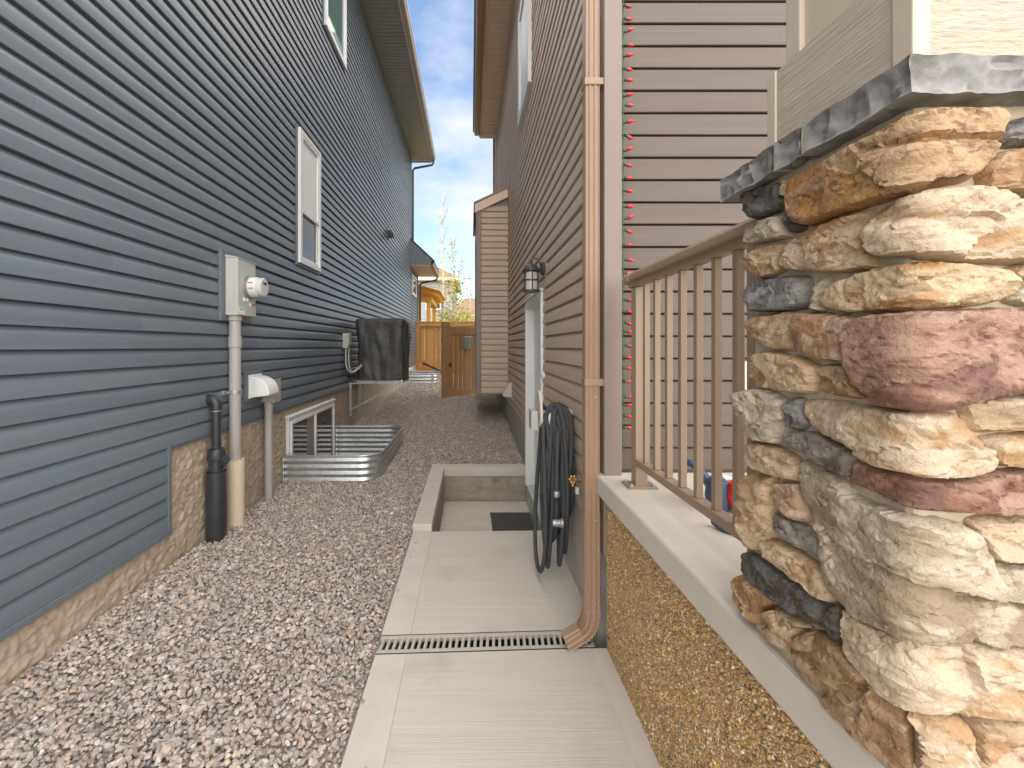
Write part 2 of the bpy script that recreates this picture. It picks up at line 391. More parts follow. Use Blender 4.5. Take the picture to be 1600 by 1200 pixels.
STONES = [
 ('charcoal', [(-0.3698, 1.8019), (-0.2578, 1.784), (-0.2486, 1.7534), (-0.2221, 1.7265), (-0.2547, 1.7239), (-0.3391, 1.731), (-0.3581, 1.757)]),
 ('tan', [(-0.2547, 1.7864), (-0.2221, 1.7767), (-0.2279, 1.746), (-0.2414, 1.741)]),
 ('amber', [(-0.225, 1.7712), (-0.1157, 1.7742), (-0.0155, 1.7729), (-0.003, 1.7791), (0.105, 1.7823), (0.113, 1.7648), (0.1066, 1.7345), (0.0923, 1.7091), (0.0732, 1.6852), (0.0318, 1.6789), (-0.0092, 1.6711), (-0.0988, 1.6739), (-0.192, 1.6744), (-0.2137, 1.7237)]),
 ('grey', [(0.1177, 1.76), (0.1562, 1.7775), (0.3709, 1.7807), (0.3709, 1.7377), (0.1562, 1.7352), (0.1146, 1.7345)]),
 ('amber', [(0.0955, 1.7059), (0.1209, 1.725), (0.1562, 1.732), (0.3709, 1.7339), (0.3709, 1.6614), (0.1562, 1.6598), (0.1209, 1.6661), (0.0987, 1.6709)]),
 ('palegrey', [(-0.3542, 1.7254), (-0.2609, 1.719), (-0.2425, 1.6932), (-0.2221, 1.6633), (-0.2866, 1.6706), (-0.3504, 1.6764), (-0.3619, 1.6919)]),
 ('charcoal', [(-0.2455, 1.7232), (-0.2137, 1.7202), (-0.1946, 1.6709), (-0.2221, 1.6698)]),
 ('tan', [(-0.3658, 1.6519), (-0.3138, 1.6653), (-0.2455, 1.6591), (-0.2528, 1.6193), (-0.2474, 1.6002), (-0.3138, 1.595), (-0.3581, 1.6198)]),
 ('tan', [(-0.2455, 1.6313), (-0.2027, 1.6646), (-0.1157, 1.6691), (-0.0637, 1.6634), (-0.0637, 1.5923), (-0.0545, 1.5712), (-0.1157, 1.5749), (-0.2308, 1.5995), (-0.2486, 1.6162)]),
 ('cream', [(-0.06, 1.63), (-0.0571, 1.6588), (-0.0092, 1.6669), (0.0637, 1.6725), (0.1018, 1.6671), (0.1562, 1.6512), (0.3709, 1.6486), (0.3709, 1.5691), (0.1562, 1.5681), (0.07, 1.5697), (0.0064, 1.577), (-0.0582, 1.5911)]),
 ('grey', [(-0.3515, 1.5927), (-0.2754, 1.5919), (-0.189, 1.5827), (-0.1845, 1.5522), (-0.1831, 1.5247), (-0.2234, 1.5199), (-0.3515, 1.5278), (-0.3603, 1.5533)]),
 ('sage', [(-0.1757, 1.5288), (-0.1772, 1.5136), (-0.1505, 1.5114), (-0.1452, 1.5302), (-0.1372, 1.5628), (-0.1452, 1.5765), (-0.1615, 1.5608)]),
 ('ochre', [(-0.1412, 1.5365), (-0.1231, 1.5607), (-0.0548, 1.57), (0.0109, 1.57), (0.0836, 1.5655), (0.1182, 1.5582), (0.1309, 1.5373), (0.1273, 1.5218), (0.1018, 1.51), (0.0382, 1.5036), (-0.0487, 1.5021), (-0.1181, 1.5077), (-0.1438, 1.5233)]),
 ('cream', [(0.1336, 1.5618), (0.1564, 1.5673), (0.3709, 1.5709), (0.3709, 1.5455), (0.1564, 1.5445), (0.1382, 1.5436)]),
 ('palegrey', [(0.1345, 1.5309), (0.1564, 1.5391), (0.3709, 1.54), (0.3709, 1.5082), (0.1564, 1.5064), (0.1318, 1.5127)]),
 ('tan', [(-0.3535, 1.5092), (-0.3323, 1.5164), (-0.2417, 1.5188), (-0.2145, 1.5165), (-0.2189, 1.4823), (-0.2257, 1.442), (-0.2627, 1.4417), (-0.323, 1.4549), (-0.3386, 1.4785)]),
 ('pink', [(-0.2074, 1.5148), (-0.1386, 1.507), (-0.0789, 1.4953), (-0.0921, 1.4741), (-0.1005, 1.4521), (-0.0998, 1.4229), (-0.1715, 1.4285), (-0.2198, 1.4402), (-0.215, 1.4747)]),
 ('red', [(-0.086, 1.4833), (-0.0746, 1.4971), (-0.0253, 1.498), (0.0427, 1.4987), (0.1245, 1.5028), (0.1564, 1.5004), (0.3709, 1.4996), (0.3709, 1.3891), (0.1564, 1.3858), (0.0836, 1.3777), (0.0454, 1.3684), (0.029, 1.3605), (-0.0009, 1.3587), (-0.0457, 1.3619), (-0.0726, 1.3732), (-0.0887, 1.4052), (-0.0963, 1.4205), (-0.0956, 1.4521)]),
 ('ochre', [(-0.3548, 1.4095), (-0.3169, 1.437), (-0.2681, 1.4385), (-0.1981, 1.426), (-0.1638, 1.4142), (-0.1588, 1.3937), (-0.163, 1.3698), (-0.189, 1.3621), (-0.2417, 1.3569), (-0.3049, 1.3631), (-0.3515, 1.3837)]),
 ('brown', [(-0.1547, 1.4166), (-0.1232, 1.4184), (-0.0991, 1.4159), (-0.0853, 1.3805), (-0.0746, 1.3674), (-0.1048, 1.3644), (-0.153, 1.3678), (-0.1563, 1.3939)]),
 ('sage', [(-0.4068, 1.3341), (-0.3715, 1.3479), (-0.3169, 1.3586), (-0.2681, 1.3532), (-0.2412, 1.3429), (-0.2341, 1.3123), (-0.2412, 1.2545), (-0.2904, 1.2472), (-0.345, 1.2523), (-0.3715, 1.2808)]),
 ('grey', [(-0.2356, 1.3417), (-0.2169, 1.3523), (-0.1977, 1.3502), (-0.1949, 1.3224), (-0.1846, 1.3062), (-0.2074, 1.2888), (-0.2301, 1.2911)]),
 ('cream', [(-0.1936, 1.35), (-0.1232, 1.3556), (-0.0675, 1.3538), (-0.0253, 1.3536), (0.0018, 1.3556), (0.029, 1.3575), (0.0618, 1.3537), (0.0795, 1.3313), (0.0917, 1.3073), (0.0917, 1.2779), (0.0827, 1.27), (0.029, 1.2648), (-0.0035, 1.2678), (-0.0549, 1.2657), (-0.0812, 1.2707), (-0.0833, 1.2838), (-0.1232, 1.2885), (-0.1547, 1.2925), (-0.1741, 1.3046), (-0.1872, 1.3236)]),
 ('slate', [(-0.2326, 1.2747), (-0.2131, 1.2866), (-0.1758, 1.2923), (-0.1386, 1.2864), (-0.0887, 1.2762), (-0.0956, 1.2536), (-0.1055, 1.2306), (-0.1386, 1.2321), (-0.189, 1.2491), (-0.2326, 1.2512)]),
 ('tan', [(-0.3581, 1.2317), (-0.3199, 1.2425), (-0.2681, 1.2463), (-0.2189, 1.2378), (-0.2074, 1.2279), (-0.2121, 1.1919), (-0.2417, 1.1844), (-0.302, 1.1777), (-0.3386, 1.1854)]),
 ('cream', [(0.0645, 1.3722), (0.1108, 1.3788), (0.1564, 1.3804), (0.3709, 1.3804), (0.3709, 1.3305), (0.1564, 1.33), (0.0931, 1.3264), (0.0765, 1.3455)]),
 ('cream', [(0.095, 1.3204), (0.1564, 1.327), (0.3709, 1.3264), (0.3709, 1.2795), (0.1564, 1.2787), (0.1108, 1.2811), (0.0972, 1.2893)]),
 ('red', [(-0.1012, 1.2216), (-0.0896, 1.264), (-0.0674, 1.2619), (-0.0035, 1.2626), (0.0427, 1.26), (0.1109, 1.2745), (0.1564, 1.2745), (0.3709, 1.2736), (0.3709, 1.2136), (0.1564, 1.2136), (0.0055, 1.2164), (-0.0253, 1.2169), (-0.059, 1.2244)]),
 ('ochre', [(-0.383, 1.1298), (-0.3581, 1.1597), (-0.324, 1.1742), (-0.2699, 1.1798), (-0.2735, 1.1403), (-0.2735, 1.1072), (-0.2717, 1.0604), (-0.3138, 1.0083), (-0.3537, 0.9977), (-0.3807, 1.0577), (-0.3876, 1.0924)]),
 ('pink', [(-0.2681, 1.1528), (-0.2556, 1.1752), (-0.2105, 1.1872), (-0.1996, 1.1617), (-0.1831, 1.1273), (-0.1996, 1.1156), (-0.2316, 1.1161), (-0.2644, 1.1304)]),
 ('bigsage', [(-0.2043, 1.2197), (-0.1935, 1.2336), (-0.1546, 1.227), (-0.1083, 1.2214), (-0.0907, 1.202), (-0.0417, 1.204), (-0.0061, 1.2039), (0.0455, 1.2018), (0.0745, 1.1918), (0.0864, 1.1773), (0.1036, 1.1009), (0.1009, 1.0782), (0.0745, 1.0655), (0.07, 1.0427), (0.0573, 1.0336), (0.0173, 1.0382), (-0.0417, 1.0232), (-0.0805, 1.0169), (-0.1244, 1.0285), (-0.1505, 1.0645), (-0.1492, 1.1117), (-0.1743, 1.1485), (-0.192, 1.168)]),
 ('slate', [(-0.271, 1.0983), (-0.254, 1.1129), (-0.197, 1.1152), (-0.1557, 1.1006), (-0.1557, 1.0679), (-0.1827, 1.0622), (-0.2324, 1.0675), (-0.2642, 1.0728)]),
 ('ochre', [(-0.3109, 1.031), (-0.271, 1.051), (-0.222, 1.0573), (-0.1645, 1.0554), (-0.1404, 1.0373), (-0.124, 1.0159), (-0.1346, 1.0014), (-0.1645, 0.996), (-0.1856, 1.0054), (-0.2271, 0.9945), (-0.2642, 1.0048), (-0.2966, 1.0032)]),
 ('charcoal', [(-0.3673, 0.9814), (-0.3084, 0.9964), (-0.2552, 0.9963), (-0.198, 0.996), (-0.1346, 0.9976), (-0.1467, 0.9478), (-0.1874, 0.9389), (-0.2485, 0.9339), (-0.3122, 0.9297), (-0.3603, 0.9424)]),
 ('amber', [(-0.4043, 0.8902), (-0.3929, 0.9118), (-0.3533, 0.9333), (-0.3022, 0.9328), (-0.2591, 0.927), (-0.3097, 0.877), (-0.3128, 0.8466), (-0.3589, 0.8369), (-0.3997, 0.8505)]),
 ('tan', [(-0.3078, 0.8752), (-0.2485, 0.9265), (-0.1809, 0.9297), (-0.1989, 0.9123), (-0.2138, 0.8652), (-0.2271, 0.8496), (-0.2816, 0.8376), (-0.3053, 0.8498)]),
 ('charcoal', [(-0.1433, 0.9743), (-0.1185, 1.0116), (-0.1069, 1.0112), (-0.105, 0.9792), (-0.1065, 0.9443), (-0.1416, 0.9402)]),
 ('brown', [(-0.2184, 0.8556), (-0.2009, 0.9021), (-0.1781, 0.927), (-0.1429, 0.9418), (-0.0956, 0.9407), (-0.0476, 0.9355), (-0.0125, 0.9269), (-0.003, 0.9027), (-0.0016, 0.8404), (-0.0171, 0.825), (-0.1107, 0.825), (-0.1645, 0.8257), (-0.2108, 0.8385)]),
 ('cream', [(-0.1035, 1.0157), (-0.0812, 1.0131), (-0.0413, 1.0202), (0.0027, 1.0349), (0.0602, 1.0298), (0.089, 1.0275), (0.1322, 1.0266), (0.1564, 1.0254), (0.3709, 1.0251), (0.3709, 0.9442), (0.1564, 0.9419), (0.138, 0.9356), (0.0746, 0.9367), (0.0171, 0.9382), (-0.0201, 0.9243), (-0.0413, 0.9276), (-0.0742, 0.9364), (-0.1016, 0.9451), (-0.0997, 0.9827)]),
 ('tan', [(0.079, 1.2014), (0.1034, 1.2083), (0.1564, 1.2054), (0.3709, 1.2054), (0.3709, 1.1438), (0.1564, 1.1441), (0.0942, 1.1524), (0.089, 1.1789)]),
 ('palegrey', [(0.0974, 1.1438), (0.1564, 1.1392), (0.3709, 1.1386), (0.3709, 1.0897), (0.1564, 1.0876), (0.1063, 1.0905), (0.1034, 1.1127)]),
 ('sage', [(0.1063, 1.0862), (0.1564, 1.0833), (0.3709, 1.0833), (0.3709, 1.0286), (0.1564, 1.03), (0.1322, 1.0286), (0.0905, 1.03), (0.0761, 1.0393), (0.0798, 1.0594), (0.1017, 1.0764)]),
 ('cream', [(-0.01, 0.9276), (0.0516, 0.933), (0.0674, 0.9221), (0.0735, 0.9082), (0.0735, 0.842), (0.0012, 0.842), (-0.0002, 0.9052)]),
 ('tan', [(0.0764, 0.9327), (0.1409, 0.9327), (0.1564, 0.937), (0.3709, 0.9385), (0.3709, 0.842), (0.0764, 0.842), (0.0764, 0.9111)]),
]
# ------------------------------------------------------------ ground
gv = []
ys = [-6, 14.9, 16.6, 40, 600]; zs = [-.62, -.62, .40, .40, .4]
for y, z in zip(ys, zs): gv += [(-600, y, z), (600, y, z)]
g = MB(); g.add(gv, [(2 * i, 2 * i + 1, 2 * i + 3, 2 * i + 2) for i in range(4)])
g.build('ground', M['ground'], kind='structure')

# gravel bed (soil under the stones): beside the walkway, then the whole width behind the sunken entry
b = MB()
def sheet(x0, x1, y0, y1, n, dz):
    vs = []
    for i in range(n + 1):
        y = y0 + (y1 - y0) * i / n; z = float(slope(y)) + dz
        vs += [(x0, y, z), (x1, y, z)]
    b.add(vs, [(2 * i, 2 * i + 1, 2 * i + 3, 2 * i + 2) for i in range(n)])
WELL = (4.53, 6.28, -.98, .22)                 # y0, y1, outer x, corner radius of the near window well
def well_edge(y):                              # x of the well's outer face at depth y, or the wall where there is no well
    y0, y1, xo, r = WELL
    if y <= y0 or y >= y1: return -2.02
    if y < y0 + r: return xo - r + math.sqrt(max(0, r * r - (y0 + r - y) ** 2))
    if y > y1 - r: return xo - r + math.sqrt(max(0, r * r - (y - y1 + r) ** 2))
    return xo
YS = [-1.5, 2, 4.5, 4.53, 4.5301, 4.54, 4.56, 4.6, 4.66, 4.75, 5.0399, 5.04, 5.5, 6.06, 6.15, 6.21, 6.25, 6.27, 6.2799, 6.28, 7, 8, 10, 12, 14, 16.4]
for ya, yb in zip(YS[:-1], YS[1:]):
    x1 = -.448 if ya < 5.035 else .70
    za, zb = float(slope(ya)) - .03, float(slope(yb)) - .03
    b.add([(well_edge(ya + 1e-5), ya, za), (x1, ya, za), (x1, yb, zb), (well_edge(yb - 1e-5), yb, zb)], [(0, 1, 2, 3)])
b.add([(-2.02, 4.5, -.57), (-.95, 4.5, -.57), (-.95, 6.3, -.57), (-2.02, 6.3, -.57)], [(0, 1, 2, 3)])
b.build('gravel_bed', M['bed'], kind='structure')

def hull_variants(n, pts, flat):
    res = []
    for _ in range(n):
        bm = bmesh.new()
        for _k in range(pts):
            v = Vector((random.gauss(0, 1), random.gauss(0, 1), random.gauss(0, 1))).normalized()
            v.x *= random.uniform(.85, 1.1); v.y *= random.uniform(.6, .9); v.z *= flat * random.uniform(.8, 1.1)
            bm.verts.new(v)
        r = bmesh.ops.convex_hull(bm, input=bm.verts)
        loose = [v for v in bm.verts if not v.link_faces]
        bmesh.ops.delete(bm, geom=loose, context='VERTS')
        bmesh.ops.triangulate(bm, faces=bm.faces)
        bm.verts.index_update()
        res.append((np.array([v.co[:] for v in bm.verts]), np.array([[v.index for v in f.verts] for f in bm.faces])))
        bm.free()
    return res

def scatter(name, variants, P, S, m, palette, weights, parent=None, tilt=.5, smooth=False, normal=None, kind='stuff', var=.18):
    """many small stones joined into one mesh; P centres, S sizes"""
    N = len(P); vid = rng.integers(0, len(variants), N)
    a = rng.uniform(0, 2 * np.pi, N); t = rng.normal(0, tilt, N); t2 = rng.normal(0, tilt, N)
    ca, sa, ct, st, c2, s2 = np.cos(a), np.sin(a), np.cos(t), np.sin(t), np.cos(t2), np.sin(t2)
    O = np.zeros(N); I = np.ones(N)
    Rz = np.stack([np.stack([ca, -sa, O], -1), np.stack([sa, ca, O], -1), np.stack([O, O, I], -1)], 1)
    Rx = np.stack([np.stack([I, O, O], -1), np.stack([O, ct, -st], -1), np.stack([O, st, ct], -1)], 1)
    Ry = np.stack([np.stack([c2, O, s2], -1), np.stack([O, I, O], -1), np.stack([-s2, O, c2], -1)], 1)
    Rm = Rx @ Ry @ Rz
    pal = np.array(palette)
    col = pal[rng.choice(len(pal), N, p=np.array(weights) / sum(weights))] * (1 + rng.normal(0, var, (N, 1))) * (1 + rng.normal(0, .012, (N, 3)))
    col = np.clip(col, .01, .9)
    Vs, Fs, Cs = [], [], []; base = 0
    for k, (v, f) in enumerate(variants):
        idx = np.where(vid == k)[0]
        if not len(idx): continue
        w = np.einsum('nij,vj->nvi', Rm[idx], v) * S[idx][:, None, None]
        if normal is not None: w = w @ normal.T
        w = w + P[idx][:, None, :]
        Vs.append(w.reshape(-1, 3)); n = len(idx)
        Fs.append((f[None] + (np.arange(n) * len(v))[:, None, None] + base).reshape(-1, 3)); base += n * len(v)
        Cs.append(np.repeat(col[idx], len(v), 0))
    return np_mesh(name, np.concatenate(Vs), np.concatenate(Fs), m, parent, smooth, np.concatenate(Cs), kind)

def jgrid(x0, x1, y0, y1, s):
    nx, ny = int((x1 - x0) / s), int((y1 - y0) / s)
    X, Y = np.meshgrid(x0 + (np.arange(nx) + .5) * (x1 - x0) / nx, y0 + (np.arange(ny) + .5) * (y1 - y0) / ny)
    X = X + rng.uniform(-.55, .55, X.shape) * s; Y = Y + rng.uniform(-.55, .55, Y.shape) * s
    return np.stack([X.ravel(), Y.ravel()], -1)

stones_v = hull_variants(26, 13, .62)
Pl = []
for (x0, x1, y0, y1, s, zj, zoff) in [(-1.99, -.458, .5, 5.0, .0195, .006, -.010), (-1.99, -.458, .9, 5.0, .024, .004, -.026),
                                       (-1.99, .66, 5.02, 9.5, .023, .007, -.010), (-1.99, .66, 9.5, 16.2, .036, .008, -.012)]:
    q = jgrid(x0, x1, y0, y1, s)
    q = q[(q[:, 0] > x0) & (q[:, 0] < x1)]
    z = slope(q[:, 1]) + zoff + rng.uniform(-zj, zj, len(q)) + .006 * np.sin(q[:, 0] * 5 + q[:, 1] * 2.3) * np.sin(q[:, 1] * 3.1)
    Pl.append(np.hstack([q, z[:, None], np.full((len(q), 1), s)]))
Pl = np.concatenate(Pl)
Sz = np.clip(rng.lognormal(np.log(.0137), .28, len(Pl)), .007, .027) * np.where(Pl[:, 3] > .03, 1.5, np.where(Pl[:, 1] > 5, 1.12, 1.0))
stray = np.array([(-.43, 2.5, .004), (-.41, 2.9, .004), (-.44, 1.72, .004), (-.40, 3.1, .004), (-.36, 1.45, .004), (-.43, 1.2, .004), (-.2, 4.3, -.33), (.05, 4.7, -.33), (-.38, 4.2, .055), (-.42, 3.6, .055), (.1, 2.75, .003), (.42, 2.6, .003), (.2, 1.6, .003), (-.25, 2.4, .003)])
Pl = np.concatenate([Pl, np.hstack([stray, np.full((len(stray), 1), .02)])]); Sz = np.concatenate([Sz, np.array([.010, .008, .012, .007, .006, .009, .007, .006, .009, .007, .005, .004, .004, .005])])
near_edge = np.clip((-.452 - Pl[:, 0]) / .02, .6, 1.0); Sz = np.where((Pl[:, 1] < 5.0) & (Pl[:, 0] < -.45), Sz * near_edge, Sz)
inw = np.array([p[0] < well_edge(p[1]) + .012 for p in Pl])
Pl[inw, 2] -= .55
GP = [(0.487, 0.426, 0.371), (0.423, 0.37, 0.323), (0.54, 0.473, 0.414), (0.497, 0.405, 0.334), (0.35, 0.321, 0.302), (0.582, 0.515, 0.445), (0.529, 0.389, 0.276), (0.434, 0.357, 0.302), (0.614, 0.557, 0.488)]
gr = scatter('gravel', stones_v, Pl[:, :3], Sz, M['gravel'], GP, [22, 18, 16, 13, 10, 9, 3, 12, 2], tilt=.45, var=.13)

# ------------------------------------------------------------ siding
def course_mesh(name, prof, L, axis, sign, m, wave=.0010, step=.45):
    """one siding course: closed lap profile (out, up) swept along y (axis 'y') or x; outward = sign"""
    n = max(1, int(L / step)); vs, fs = [], []; k = len(prof)
    for i in range(n + 1):
        t = L * i / n; w, w2 = random.uniform(-wave, wave), random.uniform(-wave, wave)
        for j, (o, z) in enumerate(prof):
            lowest = z < .03
            oo = o + (w if lowest and o > 0.004 else 0); zz = z + (w2 if lowest else 0)
            vs.append((sign * oo, t, zz) if axis == 'y' else (t, sign * oo, zz))
    for i in range(n):
        for j in range(k):
            q = (j + 1) % k
            fs.append((i * k + j, i * k + q, (i + 1) * k + q, (i + 1) * k + j))
    fs.append(tuple(range(k))); fs.append(tuple(n * k + j for j in range(k)))
    me = bpy.data.meshes.new(name); me.from_pydata(vs, [], fs)
    bm = bmesh.new(); bm.from_mesh(me); bmesh.ops.recalc_face_normals(bm, faces=bm.faces); bm.to_mesh(me); bm.free()
    me.materials.append(m)
    me.polygons.foreach_set('use_smooth', [True] * len(me.polygons)); me.set_sharp_from_angle(angle=R(28))
    return me

def lap(h, d=.015, cove=.3):
    return [(-.016, 0), (d - .003, 0), (d, .0022), (d, .005), (d - .0018, h * .30), (d - .004, h * (1 - cove)), (d * .45, h * (1 - cove * .62)), (-.002, h * (1 - cove * .36)), (-.011, h * .995), (-.016, h * .995)]

def lay_courses(parent, m, z0, z1, h, spans, base, axis, sign, prof, joint=3.66, name='siding_plank', start=0):
    """spans(z) -> list of (a, b) intervals; courses are laid in lengths of `joint` with staggered laps"""
    cache = {}; k = 0; z = z0
    while z < z1 - .01:
        for a, c in spans(z):
            off = ((k * 1.37) % joint) if joint < (c - a) else 0
            cuts = [a]; t = a + (joint - off if off else joint)
            while t < c - .4: cuts.append(t); t += joint
            cuts.append(c)
            for i in range(len(cuts) - 1):
                L = cuts[i + 1] - cuts[i]; key = (round(L, 2), k % 3)
                if key not in cache: cache[key] = course_mesh(name, prof, L + .012, axis, sign, m)
                loc = (base + sign * (.0026 if i % 2 else 0), cuts[i], z) if axis == 'y' else (cuts[i], base + sign * (.0016 if i % 2 else 0), z)
                plain(name, cache[key], parent, Vector(loc) - wloc(parent))
        z += h; k += 1

# ------------------------------------------------------------ neighbour's house (left)
LH = thing('house', (-6, 7, 0), 'slate blue two storey house with lap siding over tan foundation', 'house')
WX = -2.0
lw = MB().box(-10, WX - .018, -1.5, 2.785, .23, 7.78).box(-10, WX - .018, 2.7855, 14.2, .778, 7.78).build('side_wall', M['navy_trim'], LH)
HL = .1085
def spans_left(z):
    if z < .78: return [(-.5, 2.77)]
    return [(-.5, 14.2)]
lay_courses(lw, M['navy_vinyl'], .2405, 7.75, HL, spans_left, WX, 'y', 1, lap(HL, .017, .40), joint=3.9)
box('corner_post', M['navy_trim'], LH, WX - .05, WX + .022, 14.2, 14.28, .30, 7.75)
box('edge_trim', M['navy_trim'], LH, WX - .004, WX + .022, 2.772, 2.80, .225, .805, bevel=.002)
box('edge_trim', M['navy_trim'], LH, WX - .004, WX + .025, -.5, 2.80, .205, .2405, bevel=.003)
box('edge_trim', M['navy_trim'], LH, WX - .004, WX + .012, 2.80, 14.2, .76, .782, bevel=.003)

# trowelled foundation: a displaced sheet near the camera, ridges like skip-trowelled parging
def parge_sheet(y0, y1, z0, z1, x, s, amp):
    ny, nzz = int((y1 - y0) / s), int((z1 - z0) / s)
    V = []
    for i in range(ny + 1):
        y = y0 + (y1 - y0) * i / ny
        for j in range(nzz + 1):
            z = z0 + (z1 - z0) * j / nzz
            p = Vector((y * 15, z * 22, 1.7))
            wv = noise.noise_vector(p * .9) * .9
            h = noise.fractal(p * .8 + wv, .9, 2.1, 4)
            t = max(0, min(1, (h + .05) / .09)); t = t * t * (3 - 2 * t)
            t2 = max(0, min(1, (noise.noise(p * 1.9 + Vector((5, 3, 9)) + wv) - .08) / .08))
            V.append((x + amp * (.65 * t + .45 * t2) + .0015 * noise.noise(p * 5), y, z))
    V = np.array(V); ii, jj = np.meshgrid(np.arange(ny), np.arange(nzz), indexing='ij')
    a = (ii * (nzz + 1) + jj).ravel()
    return V, np.stack([a, a + nzz + 1, a + nzz + 2, a + 1], -1)
fo = box('foundation', M['parge'], LH, -10, WX - .03, -1.5, 16.0, -.6, .775, bevel=0)
Vp, Fp = parge_sheet(-.2, 2.785, -.06, .232, WX - .022, .0085, .009)
np_mesh('foundation_parging', Vp - np.array(wloc(LH)), Fp, M['parge'], LH, True)
Vp, Fp = parge_sheet(2.785, 6.6, -.6, .775, WX - .022, .0095, .009)
np_mesh('foundation_parging', Vp - np.array(wloc(LH)), Fp, M['parge'], LH, True)
Vp, Fp = parge_sheet(6.6, 16.0, -.06, .775, WX - .022, .03, .010)
np_mesh('foundation_parging', Vp - np.array(wloc(LH)), Fp, M['parge'], LH, True)

# eave: grooved soffit, fascia, gutter, roof
def soffit(parent, m, x0, x1, y0, y1, z, pitch=.1):
    n = int((y1 - y0) / pitch); pr = []
    for i in range(n):
        y = y0 + i * pitch
        pr += [(y, z), (y + pitch * .80, z), (y + pitch * .84, z + .011), (y + pitch * .96, z + .011)]
    pr += [(y0 + n * pitch, z), (y0 + n * pitch, z + .03), (y0, z + .03)]
    return MB().prism([(p, q) for p, q in pr], 'x', x0, x1).build('soffit', m, parent)
soffit(LH, M['soffit_grey'], WX - .01, -1.335, -.5, 14.45, 7.75)
box('fascia', M['fascia_grey'], LH, -1.335, -1.31, -.5, 14.47, 7.735, 7.93)
GUT = [(0, 0), (.085, 0), (.10, .02), (.105, .055), (.125, .08), (.125, .12), (.118, .12), (.118, .084), (.097, .06), (.09, .024), (.08, .008), (.008, .008), (.008, .12), (0, .12)]
MB().prism([(-1.308 + p, 7.79 + q) for p, q in GUT], 'y', -.5, 14.47).build('gutter', M['fascia_grey'], LH)
MB().prism([(-1.33, 7.93), (-10, 11.6), (-10, 11.75), (-1.20, 7.97)], 'y', -1, 14.6).build('roof', M['shingle_dark'], LH)
box('fascia', M['fascia_grey'], LH, WX - .3, -1.337, 14.452, 14.475, 7.735, 7.90)
def downspout(parent, pts, m, r=.038, rx=1.0, name='downspout', smooth=40, **k):
    return MB().tube(pts, r, n=10, rx=rx).build(name, m, parent, smooth=smooth, **k)
downspout(LH, [(-1.26, 14.4, 7.80), (-1.26, 14.4, 7.70), (-1.30, 14.38, 7.62), (-1.9, 14.36, 7.50), (-1.955, 14.36, 7.42), (-1.955, 14.36, 4.95)], M['dark_metal'])

# lower rear wing with its own small eave
rw = box('rear_wall', M['navy_trim'], LH, -9, WX - .04, 14.29, 16.0, .776, 5.1, bevel=0)
lay_courses(rw, M['navy_vinyl'], .783, 4.15, HL, lambda z: [(14.3, 16.0)], WX - .02, 'y', 1, lap(HL, .017, .40), joint=5)
box('corner_post', M['navy_trim'], LH, WX - .07, WX + .012, 16.0, 16.07, .30, 4.2)
soffit(LH, M['soffit_tan'], WX - .02, -1.36, 14.05, 16.35, 4.13, .11)
box('fascia', M['fascia_grey'], LH, -1.36, -1.335, 14.03, 16.36, 4.10, 4.27)
MB().prism([(-1.332 + p, 4.14 + q) for p, q in GUT], 'y', 14.03, 16.36).build('gutter', M['brown_metal'], LH)
MB().prism([(-1.33, 4.27), (-1.24, 4.29), (-2.02, 5.02), (-2.02, 4.16), (-1.36, 4.16), (-1.36, 4.27)], 'y', 14.02, 14.06).build('gable_end', M['navy_trim'], LH)
MB().prism([(-1.20, 4.28), (-1.20, 4.31), (-2.9, 5.90), (-2.9, 5.85)], 'y', 14.0, 16.4).build('roof', M['shingle_dark'], LH)
downspout(LH, [(-1.27, 16.2, 4.15), (-1.27, 16.2, 4.05), (-1.32, 16.17, 3.98), (-1.88, 16.12, 3.86), (-1.925, 16.12, 3.78), (-1.925, 16.12, .95), (-1.90, 16.0, .86), (-1.05, 14.6, .60), (-.82, 14.2, .55)], M['dark_metal'])

def window(parent, x, sgn, y0, y1, z0, z1, fm, d=.07, bars=(), upper=None, lower=None, split=None, w=.055, name='window'):
    """framed window standing on wall plane x, outward sgn; parts: window > sash, pane"""
    X = lambda o: x + sgn * o
    def bx(mb, a, b, *r): mb.box(min(X(a), X(b)), max(X(a), X(b)), *r)
    f = MB()
    bx(f, .0, d, y0, y0 + w, z0, z1); bx(f, .0, d, y1 - w, y1, z0, z1)
    bx(f, .0, d - .001, y0 + w, y1 - w, z0, z0 + w); bx(f, .0, d - .001, y0 + w, y1 - w, z1 - w, z1)
    wo = f.build(name, fm, parent, bevel=.004)
    s = MB(); i = w
    zs = split if split else None
    for (a, b, o) in ([(z0 + i, zs + .02, .02), (zs - .02, z1 - i, .035)] if zs else [(z0 + i, z1 - i, .03)]):
        bx(s, .0, o + .02, y0 + i + .001, y0 + i + .04, a, b); bx(s, .0, o + .02, y1 - i - .04, y1 - i - .001, a, b)
        bx(s, .0, o + .019, y0 + i + .04, y1 - i - .04, a, a + .035); bx(s, .0, o + .019, y0 + i + .04, y1 - i - .04, b - .035, b)
    for yb in bars: bx(s, .0, .052, yb - .02, yb + .02, z0 + i, z1 - i)
    s.build('sash', fm, wo, bevel=.003)
    if zs:
        p = MB(); bx(p, -.01, .022, y0 + i + .03, y1 - i - .03, z0 + i + .02, zs); p.build('pane', lower or M['glass_dark'], wo)
        p = MB(); bx(p, -.01, .034, y0 + i + .03, y1 - i - .03, zs + .002, z1 - i - .02); p.build('pane', upper or M['glass_dark'], wo)
    else:
        p = MB(); bx(p, -.01, .03, y0 + i + .03, y1 - i - .03, z0 + i + .02, z1 - i - .02); p.build('pane', lower or M['glass_dark'], wo)
    return wo
